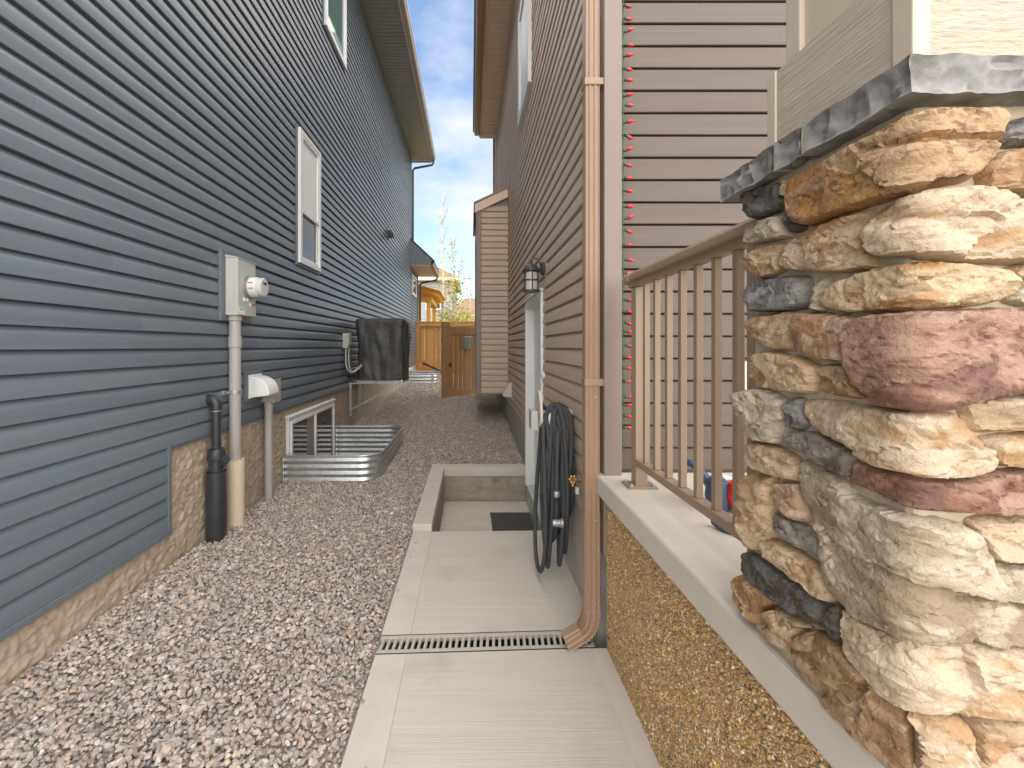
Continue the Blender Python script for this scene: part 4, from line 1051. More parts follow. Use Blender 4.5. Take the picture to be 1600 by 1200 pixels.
TP = thing('tap', (.63, 2.38, .70), 'small brass wall tap between hose and downspout', 'tap')
MB().tube([(.645, 2.36, .70), (.60, 2.36, .70), (.575, 2.36, .695), (.57, 2.36, .668)], [.012, .012, .013, .011], n=12).build('spout', M['brass'], TP, smooth=40)
MB().tube([(.60, 2.36, .70), (.585, 2.335, .715), (.565, 2.31, .725)], .007, n=10).build('stem', M['brass'], TP, smooth=40)
hw = MB()
for k in range(6):
    a = math.pi * 2 * k / 6
    hw.lathe([(.001, -.008), (.008, -.006), (.008, .006), (.001, .008)], (.560 + .017 * math.cos(a), 2.302, .725 + .017 * math.sin(a)), 'y', 8)
hw.lathe([(.012, -.006), (.012, .006)], (.560, 2.302, .725), 'y', 10)
hw.build('handle', M['brass'], TP, smooth=40)
box('bib_adapter', M['clear'], TP, .585, .605, 2.345, 2.375, .625, .665, bevel=.004)
box('wall_flange', M['beige_white'], TP, .632, .643, 2.32, 2.40, .63, .78, bevel=.006)

# ------------------------------------------------------------ trench drain
TD = thing('trench_drain', (.05, 2.05, 0), 'grey slotted trench drain crossing the concrete walkway', 'floor drain')
dy = lambda x: 1.985 + .042 * (x + .45)
def skew_box(mb, x0, x1, a, b, z0, z1, lean=0):
    mb.add([(x0, dy(x0) + a, z0), (x1, dy(x1) + a, z0), (x1 + lean, dy(x1) + b, z0), (x0 + lean, dy(x0) + b, z0), (x0, dy(x0) + a, z1), (x1, dy(x1) + a, z1), (x1 + lean, dy(x1) + b, z1), (x0 + lean, dy(x0) + b, z1)],
           [(0, 3, 2, 1), (4, 5, 6, 7), (0, 1, 5, 4), (1, 2, 6, 5), (2, 3, 7, 6), (3, 0, 4, 7)]); return mb
skew_box(MB(), -.447, .60, .003, .13, -.12, -.075).build('channel', M['black'], TD)
skew_box(skew_box(MB(), -.447, .60, .0015, .005, -.075, .002), -.447, .60, .128, .1315, -.075, .002).build('channel_edge', M['black'], TD)
skew_box(skew_box(MB(), -.445, .60, .007, .028, -.02, .003), -.445, .60, .105, .126, -.02, .003).build('grate_frame', M['grate'], TD, bevel=.002)
bar0 = None; x = -.440
while x < .595:
    c = skew_box(MB(), x, x + .0145, .0285, .1045, -.02, .0025, .006)
    if bar0 is None: bar0 = c.build('grate_bar', M['grate'], TD, bevel=.0025); x0_ = x
    else:
        o = bar0.copy(); COL.objects.link(o); o.parent = TD; o.location = (x - x0_, .042 * (x - x0_), 0)
    x += .0302

# ------------------------------------------------------------ door mat
DM = thing('door_mat', (.43, 4.1, -.33), 'black open grid rubber mat on floor of sunken entry', 'door mat')
mm = MB()
for i in range(12): mm.box(.215 + i * .0365, .215 + i * .0365 + .013, 3.72, 4.47, -.333, -.322)
mm.build('rubber_rib', M['mat_rubber'], DM, kind='stuff')
mm = MB()
for i in range(21): mm.box(.212, .628, 3.72 + i * .0365, 3.72 + i * .0365 + .012, -.332, -.316)
mm.build('rubber_grid', M['mat_rubber'], DM, kind='stuff')
box('rim', M['mat_rubber'], DM, .208, .632, 4.471, 4.485, -.334, -.312)

# ------------------------------------------------------------ things on the brown house
LT = thing('wall_lantern', (.63, 3.65, 2.1), 'black caged wall lantern with seeded glass above white side door', 'wall lantern')
lx, ly, lz = .525, 3.65, 1.93
MB().lathe([(.058, -.0), (.058, -.022), (.05, -.03), (.001, -.031)], (.64, ly, 2.12), 'x', 24).build('back_plate', M['lantern'], LT, smooth=30)
MB().lathe([(.075, -.0), (.075, -.014), (.001, -.015)], (.655, ly, 2.12), 'x', 24).build('mount_block', M['beige_white'], LT, smooth=30)
MB().tube([(.61, ly, 2.12), (.60, ly, 2.175), (.575, ly, 2.207), (.545, ly, 2.21), (.527, ly, 2.185)], .006, n=8).build('arm', M['lantern'], LT, smooth=50)
MB().tube([(.61, ly, 2.11), (.585, ly, 2.115)], .008, n=8).build('arm', M['lantern'], LT, smooth=50)
MB().lathe([(.0, .205), (.008, .262), (.011, .25), (.009, .238), (.026, .23), (.046, .222), (.058, .205), (.073, .185), (.078, .176), (.078, .168), (.06, .165)], (lx, ly, lz), 'z', 28).build('roof', M['lantern'], LT, smooth=35)
MB().lathe([(.058, .0), (.058, .166)], (lx, ly, lz), 'z', 28).build('glass', M['glass_frost'], LT, smooth=40)
cg = MB()
for h0, h1, r in ((-.012, .004, .070), (.082, .094, .066), (.155, .166, .066)): cg.lathe([(.059, h0), (r, h0), (r, h1), (.059, h1)], (lx, ly, lz), 'z', 28)
for k in range(6):
    a = math.pi / 2 * 3 + 2 * math.pi * k / 6
    cg.tube([(lx + .064 * math.cos(a), ly + .064 * math.sin(a), lz - .005), (lx + .064 * math.cos(a), ly + .064 * math.sin(a), lz + .165)], .0055, n=6)
cg.build('cage', M['lantern'], LT, smooth=35)
DB = thing('door_bell', (.63, 3.68, 1.2), 'small round white bell button on taupe siding beside door', 'door bell')
MB().lathe([(.034, 0), (.034, -.012), (.028, -.02), (.018, -.021), (.016, -.027), (.001, -.028)], (.645, 3.685, 1.195), 'x', 20).build('housing', M['white'], DB, smooth=35)
MB().lathe([(.012, 0), (.012, -.002)], (.617, 3.685, 1.195), 'x', 14).build('button', M['sticker_teal'], DB)
VH = thing('vent_hood', (.60, 6.6, .75), 'white plastic exhaust hood low on taupe wall near bay', 'vent hood')
VH_ = [(.645, .66), (.645, .88), (.60, .88), (.50, .72), (.50, .68), (.54, .66)]
MB().prism([(p, q) for p, q in VH_], 'y', 6.52, 6.68).build('hood', M['beige_white'], VH, bevel=.008)
box('flange', M['beige_white'], VH, .635, .648, 6.48, 6.72, .63, .90)
# ------------------------------------------------------------ things on the neighbour's wall
W = -1.99
EM = thing('electric_meter', (-1.93, 3.53, 1.70), 'grey electric meter box with round glass meter on blue siding', 'electric meter')
box('mounting_board', M['navy_trim'], EM, -2.0, -1.965, 3.33, 3.78, 1.655, 2.225, bevel=.004)
box('box', M['box_grey'], EM, -1.964, -1.865, 3.385, 3.67, 1.70, 2.165, bevel=.004)
MB().prism([(-1.966, 2.166), (-1.858, 2.160), (-1.858, 2.166), (-1.966, 2.185)], 'y', 3.38, 3.675).build('lid', M['box_grey'], EM, bevel=.002)
box('box_cover', M['box_grey'], EM, -1.8648, -1.861, 3.39, 3.665, 1.705, 1.80, bevel=.001)
MB().lathe([(.10, 0), (.10, .014), (.088, .02), (.088, .03)], (-1.865, 3.55, 1.945), 'x', 32).build('ring', M['steel'], EM, smooth=30)
mt = MB().lathe([(.083, .03), (.083, .085), (.076, .092)], (-1.865, 3.55, 1.945), 'x', 32).build('meter', M['white'], EM, smooth=30)
MB().lathe([(.0785, .086), (.0785, .128), (.07, .136), (.001, .138)], (-1.865, 3.55, 1.945), 'x', 32).build('glass', M['clear'], mt, smooth=40)
box('display', M['glass_dark'], mt, -1.727, -1.7255, 3.52, 3.58, 1.965, 1.985, bevel=0)
for z in (1.925, 1.972):
    st = MB()
    for k in range(5):
        a0, a1 = R(183 + k * 7), R(183 + k * 7 + 6.9)
        pass
    box('label_bar', M['sticker_red'], mt, -1.828, -1.785, 3.464, 3.4672, z, z + .006, bevel=0)
sk1 = box('sticker', M['white'], EM, -1.861, -1.8602, 3.40, 3.485, 1.71, 1.765, bevel=0)
box('sticker_band', M['sticker_teal'], sk1, -1.8602, -1.8597, 3.41, 3.475, 1.745, 1.758, bevel=0)
sk2 = box('sticker', M['white'], EM, -1.865, -1.8642, 3.615, 3.66, 1.735, 1.80+.02, bevel=0)
box('sticker_band', M['sticker_red'], sk2, -1.8642, -1.8637, 3.618, 3.657, 1.80, 1.817, bevel=0)
box('sticker_band', M['sticker_red'], sk2, -1.8642, -1.8637, 3.618, 3.657, 1.758, 1.768, bevel=0)
for y, z in ((3.47, 1.82), (3.52, 1.822), (3.56, 1.785)):
    box('tag', M['white'], EM, -1.866, -1.858, y, y + .028, z, z + .03, bevel=.003)
MB().lathe([(.042, 0), (.042, -.002)], (-1.915, 3.3848, 1.775), 'y', 24).build('knockout', M['box_grey'], EM)
MB().lathe([(.028, 0), (.028, -.004)], (-1.915, 3.3848, 1.775), 'y', 24).build('knockout', M['box_grey'], EM)

CP = thing('conduit', (-1.925, 3.46, 0), 'grey vertical conduit rising from beige sleeve up to electric meter', 'conduit pipe')
cxp, cyp = -1.925, 3.455
MB().tube([(cxp, cyp, .28), (cxp, cyp, 1.70)], .0445, n=24).build('pipe', M['pvc_grey'], CP, smooth=40)
MB().lathe([(.0455, 1.655), (.052, 1.66), (.052, 1.699), (.046, 1.6995)], (cxp, cyp, 0), 'z', 24).build('fitting', M['pvc_grey'], CP, smooth=40)
MB().lathe([(.0455, 1.44), (.051, 1.442), (.051, 1.53), (.0455, 1.532)], (cxp, cyp, 0), 'z', 24).build('coupling', M['pvc_grey'], CP, smooth=40)
st = MB().lathe([(.0455, 1.065), (.0495, 1.065), (.0495, 1.09), (.0455, 1.09)], (cxp, cyp, 0), 'z', 24)
st.box(-1.99, -1.965, cyp - .085, cyp - .05, 1.06, 1.095).box(-1.96, -1.935, cyp - .075, cyp - .048, 1.068, 1.088).box(-1.96, -1.935, cyp + .048, cyp + .085, 1.062, 1.096).build('clamp', M['steel'], CP, bevel=.002)
MB().tube([(cxp + .004, cyp, -.05), (cxp + .004, cyp, .525)], .066, n=24).build('sleeve', M['pvc_beige'], CP, smooth=40)

BP = thing('vent_pipe', (-1.92, 3.2, 0), 'black plastic standpipe with elbow top beside beige sleeve', 'standpipe')
bx_, by_ = -1.925, 3.2
MB().lathe([(.071, -.05), (.071, .50), (.064, .503), (.064, .46)], (bx_, by_, 0), 'z', 28).build('outer_pipe', M['pvc_black'], BP, smooth=30)
MB().lathe([(.052, .45), (.052, .60), (.062, .602), (.064, .625), (.060, .66), (.050, .675), (.036, .68)], (bx_, by_, 0), 'z', 28).build('reducer', M['pvc_black'], BP, smooth=30)
MB().lathe([(.062, .595), (.066, .60), (.066, .618), (.062, .622)], (bx_, by_, 0), 'z', 28).build('clamp_ring', M['pvc_black'], BP, smooth=30)
MB().tube([(bx_, by_, .53), (bx_ + .05, by_ - .01, .57), (bx_ + .085, by_ - .02, .60)], .033, n=18).build('side_branch', M['pvc_black'], BP, smooth=30)
MB().lathe([(.0325, .66), (.0325, .985)], (bx_, by_, 0), 'z', 24).build('riser', M['pvc_black'], BP, smooth=30)
el = []
for k in range(9):
    a = math.pi / 2 * k / 8; el.append((bx_ - .045 + .045 * math.cos(a), by_, 1.0 + .045 * math.sin(a)))
MB().tube([(bx_, by_, .965)] + el + [(bx_ - .07, by_, 1.045)], .039, n=20).build('elbow', M['pvc_black'], BP, smooth=35)
MB().lathe([(.0332, .958), (.0332, .972)], (bx_, by_, 0), 'z', 20).build('label_band', M['box_grey'], BP, smooth=30)

DV = thing('dryer_vent', (-1.9, 3.85, 1.0), 'white dryer vent hood on blue mounting plate below meter', 'dryer vent')
box('mounting_plate', M['navy_trim'], DV, -2.0, -1.965, 3.70, 4.0, .95, 1.225, bevel=.006)
box('flange', M['white'], DV, -1.966, -1.952, 3.735, 3.965, .985, 1.195, bevel=.004)
hd = [(-1.955, .99)]
for k in range(9):
    a = math.pi / 2 * k / 8; hd.append((-1.955 + .165 * math.sin(a), 1.035 + .145 * math.cos(a)))
hd += [(-1.79, 1.02), (-1.80, 1.01)]
MB().prism(hd, 'y', 3.75, 3.95).build('hood', M['white'], DV, bevel=.006, smooth=35)

JB = thing('junction_box', (-1.93, 4.05, .90), 'grey junction box with two conduits standing right of dryer vent', 'junction box')
box('box', M['pvc_grey'], JB, -1.985, -1.875, 4.0, 4.14, .92, 1.125, bevel=.005)
box('lid', M['pvc_grey'], JB, -1.8745, -1.862, 3.99, 4.15, .91, 1.135, bevel=.004)
for (x, y, r) in ((-1.932, 4.045, .036), (-1.955, 4.125, .026)):
    MB().tube([(x, y, -.05), (x, y, .92)], r, n=18).build('conduit', M['pvc_grey'], JB, smooth=40)
    MB().lathe([(r, .86), (r + .006, .862), (r + .006, .918), (r, .9185)], (x, y, 0), 'z', 18).build('fitting', M['pvc_grey'], JB, smooth=40)

# corrugated window wells
def well(name, y0, y1, depth, z0, z1, n, label, rad=.22):
    t = thing(name, (-1.6, (y0 + y1) / 2, z0), label, 'window well', 'corrugated window wells along the foundation')
    xo = WX + depth; path = [(WX - .005, y0), (xo - rad, y0)]
    for k in range(1, 9):
        a = math.pi / 2 * k / 8; path.append((xo - rad + rad * math.sin(a), y0 + rad - rad * math.cos(a)))
    path.append((xo, y1 - rad))
    for k in range(1, 9):
        a = math.pi / 2 * k / 8; path.append((xo - rad + rad * math.cos(a), y1 - rad + rad * math.sin(a)))
    path.append((WX - .005, y1))
    nz = n * 8; am = .0085; vs, fs = [], []
    nor = []
    for i, p in enumerate(path):
        a = Vector(path[max(0, i - 1)]); c = Vector(path[min(len(path) - 1, i + 1)]); tt = (c - a).normalized(); nor.append(Vector((tt.y, -tt.x)))
    for i, p in enumerate(path):
        for j in range(nz + 1):
            z = z0 + (z1 - z0) * j / nz; o = am * math.sin(2 * math.pi * n * j / nz)
            for th in (0, -.0025):
                q = Vector(p) + nor[i] * (o + th); vs.append((q.x, q.y, z))
    st = (nz + 1) * 2
    for i in range(len(path) - 1):
        for j in range(nz):
            a = i * st + j * 2
            fs.append((a, a + st, a + st + 2, a + 2)); fs.append((a + 1, a + 3, a + st + 3, a + st + 1))
    MB().add(vs, fs).build('corrugated_wall', M['galv'], t, smooth=60)
    MB().tube([(p[0], p[1], z1 + .002) for p in path], .0085, n=8).build('rolled_rim', M['galv'], t, smooth=50)
    for y in (y0, y1): box('wall_flange', M['galv'], t, WX - .012, WX + .008, y - .035, y - .012 if y == y0 else y + .035, z0, z1, bevel=0)
    return t
well('window_well', 4.53, 6.28, 1.02, -.57, .27, 12, 'near corrugated steel window well around the wide basement window')
well('window_well', 12.9, 14.6, .98, .30, .60, 3, 'far small corrugated steel window well by the brown fence')

# air conditioner on wall brackets
AC = thing('air_conditioner', (-1.5, 7.2, .83), 'air conditioner under creased charcoal cover on steel wall brackets', 'air conditioner')
ax0, ax1, ay0, ay1, az0, az1 = -1.89, -1.075, 6.9, 7.62, .885, 1.885
def cover():
    V, F = [], []; n = 26; mz = 26
    ring = []
    rc = .09
    pts = []
    for (cx_, cy_, a0) in ((ax1 - rc, ay0 + rc, -90), (ax1 - rc, ay1 - rc, 0), (ax0 + rc, ay1 - rc, 90), (ax0 + rc, ay0 + rc, 180)):
        for k in range(7): a = R(a0 + 90 * k / 6); pts.append((cx_ + rc * math.cos(a), cy_ + rc * math.sin(a)))
    # resample evenly
    P = [Vector(p) for p in pts]; res = []
    for i in range(len(P)):
        a, c = P[i], P[(i + 1) % len(P)]; m_ = max(1, int((c - a).length / .03)); res += [a.lerp(c, k / m_) for k in range(m_)]
    L = len(res); ctr = Vector(((ax0 + ax1) / 2, (ay0 + ay1) / 2))
    for j in range(mz + 1):
        t = j / mz; z = az0 + (az1 - az0) * t
        for i, p in enumerate(res):
            out_ = (p - ctr).normalized()
            fold = noise.noise(Vector((p.x * 7 + p.y * 7, z * 1.6, 4))) * .030 + noise.noise(Vector((p.x * 15 - p.y * 15, z * 5, 8))) * .012 - abs(noise.noise(Vector((p.x * 4 + p.y * 5, z * 3 + p.x * 4, 14)))) * .02
            s = 1.0 - .03 * (1 - t) + (.01 if t > .9 else 0)
            fl_ = .25 if t > .93 else 1
            q = ctr + (p - ctr) * s + out_ * (fold * fl_)
            V.append((q.x, q.y, z + (.012 * noise.noise(Vector((p.x * 6, p.y * 6, 2))) if j == 0 else 0)))
    for j in range(mz):
        for i in range(L):
            k = (i + 1) % L; F.append((j * L + i, j * L + k, (j + 1) * L + k, (j + 1) * L + i))
    b0 = mz * L; prev = list(range(b0, b0 + L))
    for sc_, dz in ((.96, .018), (.85, .026), (.5, .028), (.1, .026)):
        nw = []
        for i, p in enumerate(res):
            q = ctr + (p - ctr) * sc_; nw.append(len(V)); V.append((q.x, q.y, az1 + dz + .01 * noise.noise(Vector((q.x * 6, q.y * 6, 5)))))
        for i in range(L):
            k = (i + 1) % L; F.append((prev[i], prev[k], nw[k], nw[i]))
        prev = nw
    F.append(tuple(prev))
    return MB().add(V, F)
cover().build('cover', M['cover'], AC, smooth=50)
box('base_pan', M['steel'], AC, ax0 + .03, ax1 - .03, ay0 + .03, ay1 - .03, .855, .90)
box('service_valve', M['black'], AC, ax0 - .02, ax0 + .05, ay0 - .03, ay0 + .06, .90, 1.08)
for y in (6.93, 7.50):
    br = MB().box(WX + .01, WX + .05, y, y + .045, .30, .83).box(WX + .01, ax1 + .02, y, y + .045, .8305, .8545)
    br.add([(WX + .05, y + .012, .40), (WX + .05, y + .032, .40), (WX + .05, y + .032, .43), (WX + .05, y + .012, .43), (ax1 - .1, y + .012, .815), (ax1 - .1, y + .032, .815), (ax1 - .12, y + .032, .8302), (ax1 - .12, y + .012, .8302)],
           [(0, 1, 2, 3), (7, 6, 5, 4), (0, 4, 5, 1), (1, 5, 6, 2), (2, 6, 7, 3), (3, 7, 4, 0)])
    br.build('wall_bracket', M['steel'], AC, bevel=.002)
MB().tube([(WX + .01, 6.78, .99), (WX + .06, 6.80, .985), (ax0 + .03, 6.93, .97)], .028, n=12).build('refrigerant_line', M['black'], AC, smooth=50)
MB().tube([(WX + .02, 6.80, .97), (WX + .07, 6.84, .90), (ax0 - .01, 6.9, .86)], .006, n=8).build('drain_line', M['black'], AC, smooth=50)
DC = thing('disconnect_box', (-1.95, 6.6, 1.4), 'small grey disconnect box with looping conduit left of air conditioner', 'disconnect box')
box('box', M['box_grey'], DC, -1.985, -1.90, 6.55, 6.69, 1.42, 1.65, bevel=.005)
box('door', M['box_grey'], DC, -1.8995, -1.885, 6.545, 6.695, 1.47, 1.66, bevel=.004)
for k, r0 in enumerate((.014, .012)):
    pts = [(-1.945 + k * .03, 6.60 + k * .05, 1.42), (-1.945 + k * .03, 6.60 + k * .05, 1.22), (-1.93 + k * .03, 6.62 + k * .05, 1.10), (-1.88, 6.68 + k * .04, 1.035 + k * .01), (-1.82, 6.80, 1.07 + k * .02), (-1.78, 6.91, 1.13 + k * .02)]
    Pq = [Vector(p) for p in pts]; sm = []
    for i in range(len(Pq) - 1):
        p0, p1, p2, p3 = Pq[max(0, i - 1)], Pq[i], Pq[i + 1], Pq[min(len(Pq) - 1, i + 2)]
        for q in range(6):
            t = q / 6
            sm.append(.5 * ((2 * p1) + (p2 - p0) * t + (2 * p0 - 5 * p1 + 4 * p2 - p3) * t * t + (3 * p1 - p0 - 3 * p2 + p3) * t ** 3))
    sm.append(Pq[-1])
    MB().tube(sm, r0, n=8).build('conduit', M['box_grey'], DC, smooth=50)
WV = thing('wall_vent', (-1.95, 10.1, 4.1), 'small dark louvre vent high on blue wall', 'wall vent')
box('flange', M['navy_trim'], WV, -2.0, -1.962, 10.0, 10.22, 4.02, 4.28)
MB().prism([(-1.962, 4.05), (-1.962, 4.22), (-1.90, 4.20), (-1.82, 4.10), (-1.83, 4.06)], 'y', 10.03, 10.19).build('hood', M['dark_metal'], WV, bevel=.005)

# ------------------------------------------------------------ toy on the porch behind the railing
TY = thing('toy', (.95, 1.62, .82), 'navy, red and white plastic object with bent handle behind the railing', 'toy')
hn = [(.862, 1.72, .965), (.874, 1.705, .982), (.892, 1.69, .978), (.93, 1.66, .925), (.95, 1.65, .895)]
MB().tube(hn, [.012, .015, .016, .019, .024], n=12).build('handle', M['navy'], TY, smooth=50)
MB().lathe([(.005, -.075), (.036, -.06), (.046, -.01), (.040, .05), (.01, .07)], (.955, 1.63, .882), 'z', 18).build('grip_body', M['navy'], TY, smooth=50)
MB().lathe([(.005, -.062), (.035, -.048), (.052, .0), (.040, .045), (.004, .06)], (1.012, 1.60, .888), 'z', 18).build('red_shell', M['red'], TY, smooth=50)
MB().prism([(.94, .935), (.985, .955), (1.035, .93), (1.10, .84), (1.12, .823), (1.03, .823), (.97, .86)], 'y', 1.615, 1.69).build('white_body', M['white'], TY, bevel=.014, smooth=50)
MB().prism([(.845, 1.49), (.905, 1.39), (.912, 1.375), (.885, 1.385), (.85, 1.43)], 'z', .822, .846).build('blade', M['navy'], TY, bevel=.006)

# a few dry leaves on the stones and slab
leaf_spots = [(-.53, 2.62, .022, .5, 'curled rust coloured dry leaf on gravel beside the walkway edge'), (-1.55, 1.98, .02, 1.9, 'rust orange dry leaf on gravel near blue wall siding'), (-1.62, 2.42, .02, 2.6, 'amber dry leaf on gravel below foundation corner')]
for x, y, z, a, lb in leaf_spots:
    t_ = []
    for k in range(7):
        u = k / 6; wv_ = .018 * math.sin(math.pi * u) ** .8
        t_.append((u * .036 - .018, wv_ * .6, .010 * math.sin(u * 5)))
    for k in range(6, -1, -1):
        u = k / 6; wv_ = .018 * math.sin(math.pi * u) ** .8
        t_.append((u * .036 - .018, -wv_ * .6, .010 * math.sin(u * 5) + .004))
    mb = MB(); ca, sa = math.cos(a), math.sin(a)
    tq = [(p[0] * ca - p[1] * sa + x, p[0] * sa + p[1] * ca + y, p[2] + z) for p in t_]
    n = 7; fs = [(k, k + 1, 13 - k - 1, 13 - k) for k in range(6)]
    o = mb.add(tq, fs).build('dry_leaf', M['rust_leaf'])
    tag(o, lb, 'leaf', 'dry leaves lying on the gravel')
    sd_ = o.modifiers.new('thick', 'SOLIDIFY'); sd_.thickness = .0012

# ------------------------------------------------------------ gate and fence
ga = math.atan2(1.15, 1.2)
GT = thing('gate', (-.612, 10.07, .22), 'brown wooden gate standing ajar beside bay with wide post', 'gate', rz=ga)
def gbox(name, m, x0, x1, y0, y1, z0, z1, parent=GT, **k): return MB().box(x0, x1, y0, y1, z0, z1).build(name, m, parent, bevel=.004, local=True, **k)
gbox('stile', M['gate_wood'], -.045, .125, -.045, .075, -.0, 1.81)
gbox('stile', M['gate_wood'], 1.40, 1.50, -.02, .05, .06, 1.70)
gbox('rail', M['gate_wood'], .126, 1.399, -.025, .045, 1.52, 1.70)
gbox('rail', M['gate_wood'], .126, 1.399, -.025, .045, .03, .17)
x = .15; first = None
while x < 1.36:
    if first is None: first = gbox('board', M['gate_wood'], .15, .272, -.0, .024, .1705, 1.5195)
    else:
        o = first.copy(); COL.objects.link(o); o.parent = GT; o.location = (x - .15, 0, 0)
    x += .152
gbox('latch', M['dark_metal'], .095, .15, -.07, -.046, .74, .83)
gbox('latch', M['steel'], .06, .10, -.07, -.046, .18, .23)
pn = gbox('window_panel', M['galv'], .55, .85, -.05, -.026, 1.16, 1.47)
for k in range(4): gbox('panel_bar', M['steel'], .555 + k * .09, .575 + k * .09, -.062, -.0505, 1.165, 1.465, parent=pn)
for k in range(3): gbox('panel_bar', M['steel'], .552, .848, -.058, -.0503, 1.165 + k * .14, 1.185 + k * .14, parent=pn)
GP = thing('gate_post', (.6, 11.25, .25), 'brown wooden hinge post behind the bay', 'post')
box('post', M['gate_wood'], GP, .52, .64, 11.23, 11.35, .15, 2.1)
FN = thing('fence', (-.5, 15.7, .45), 'orange brown board fence closing the alley behind the gate', 'fence')
box('rail', M['fence_wood'], FN, -2.0, 2.2, 15.70, 15.745, 2.14, 2.27)
box('rail', M['fence_wood'], FN, -2.0, 2.2, 15.70, 15.745, .50, .62)
box('cap_board', M['fence_wood'], FN, -2.05, 2.25, 15.64, 15.80, 2.33, 2.365)
box('rail', M['fence_wood'], FN, -2.0, 2.2, 15.66, 15.699, 2.20, 2.33)
for x in (-1.95, -.62, .75, 2.1): box('post', M['fence_wood'], FN, x - .07, x + .07, 15.62, 15.76, .38, 2.40)
x = -1.86; f0 = None
while x < 2.1:
    if f0 is None: f0 = box('board', M['fence_wood'], FN, -1.86, -1.722, 15.746, 15.768, .47, 2.328, bevel=.003)
    else:
        o = f0.copy(); COL.objects.link(o); o.parent = FN; o.location = (x + 1.86, 0, random.uniform(-.006, .004))
    x += .148

# ------------------------------------------------------------ beyond the fence
PG = thing('pergola', (-2.4, 18, .4), 'golden timber pergola rising behind fence next to blue house', 'pergola')
for x, y in ((-1.72, 17.4), (-2.12, 17.4), (-1.72, 20), (-3.6, 17.4)): box('post', M['pergola_wood'], PG, x - .08, x + .08, y - .08, y + .08, .4, 3.25)
MB().add([(-1.75, 17.3, 3.27), (-1.59, 17.3, 3.27), (-1.59, 20.3, 3.27), (-1.75, 20.3, 3.27), (-1.75, 17.3, 3.48), (-1.59, 17.3, 3.48), (-1.59, 20.3, 3.48), (-1.75, 20.3, 3.48)],
         [(0, 3, 2, 1), (4, 5, 6, 7), (0, 1, 5, 4), (1, 2, 6, 5), (2, 3, 7, 6), (3, 0, 4, 7)]).build('beam', M['pergola_wood'], PG)
box('beam', M['pergola_wood'], PG, -4.2, -1.76, 17.34, 17.46, 3.27, 3.47)
for i in range(9):
    y = 17.15 + i * .4
    MB().add([(-4.4, y, 4.35), (-4.4, y + .05, 4.35), (-1.28, y + .05, 3.47), (-1.28, y, 3.47), (-4.4, y, 4.55), (-4.4, y + .05, 4.55), (-1.28, y + .05, 3.64), (-1.28, y, 3.64)],
             [(0, 3, 2, 1), (4, 5, 6, 7), (0, 1, 5, 4), (1, 2, 6, 5), (2, 3, 7, 6), (3, 0, 4, 7)]).build('rafter', M['pergola_wood'], PG)
MB().add([(-4.4, 17.0, 4.56), (-1.20, 17.0, 3.655), (-1.20, 20.6, 3.655), (-4.4, 20.6, 4.56), (-4.4, 17.0, 4.60), (-1.20, 17.0, 3.695), (-1.20, 20.6, 3.695), (-4.4, 20.6, 4.60)],
         [(0, 3, 2, 1), (4, 5, 6, 7), (0, 1, 5, 4), (1, 2, 6, 5), (2, 3, 7, 6), (3, 0, 4, 7)]).build('roof_boards', M['pergola_wood'], PG)

def far_house(loc, w, dp, hw_, hr, wm, rm, label, courses=0, rx0=None):
    t = thing('house', loc, label, 'house', 'houses beyond the back fence')
    x, y, z = loc
    box('wall', wm, t, x - w / 2, x + w / 2, y, y + dp, z, z + hw_, bevel=0)
    ov = .5
    MB().add([(x - w / 2 - ov, y - ov, z + hw_), (x + w / 2 + ov, y - ov, z + hw_), (x + w / 2 + ov, y + dp + ov, z + hw_), (x - w / 2 - ov, y + dp + ov, z + hw_), (x - w * .22, y + dp / 2, z + hr), (x + w * .12, y + dp / 2, z + hr)],
             [(0, 1, 5, 4), (1, 2, 5), (2, 3, 4, 5), (3, 0, 4), (3, 2, 1, 0)]).build('roof', rm, t)
    box('eave', M['soffit_tan'], t, x - w / 2 - ov, x + w / 2 + ov, y - ov - .03, y - ov + .02, z + hw_ - .22, z + hw_ + .02)
    if courses:
        n = int(hw_ / courses); me = MB().prism([(0, 0), (-.03, .01), (0, courses * .98)], 'x', 0, w).build('siding_plank', wm, t, local=True)
        for i in range(n):
            o = me if i == 0 else me.copy()
            if i: COL.objects.link(o); o.parent = t
            o.location = (-w / 2, -.002, i * courses); o.rotation_euler = (0, 0, 0)
        # prism in x gives (x, y=p, z=q)
    for k in range(3):
        for zz in (1.2, 4.0):
            if zz + 1.3 > hw_: continue
            xa = x - w / 2 + w * (k + .5) / 3
            wd = box('window', M['white'], t, xa - .62, xa + .62, y - .06, y + .02, z + zz, z + zz + 1.3, bevel=0)
            box('pane', M['glass_dark'], wd, xa - .54, xa + .54, y - .07, y - .055, z + zz + .08, z + zz + 1.22, bevel=0)
    return t
far_house((-6.2, 34, .4), 9.6, 9, 6.5, 9.3, M['grey_house'], M['shingle'], 'pale grey two storey house with brown roof behind birches', .17)
far_house((1.6, 62, .4), 11, 9, 5.6, 8.6, M['tan_house'], M['shingle'], 'distant tan house with hip roof beyond the yards', 0)
far_house((14, 70, .4), 11, 9, 5.6, 8.4, M['grey_house'], M['shingle'], 'distant grey house hidden right of the bay', 0)

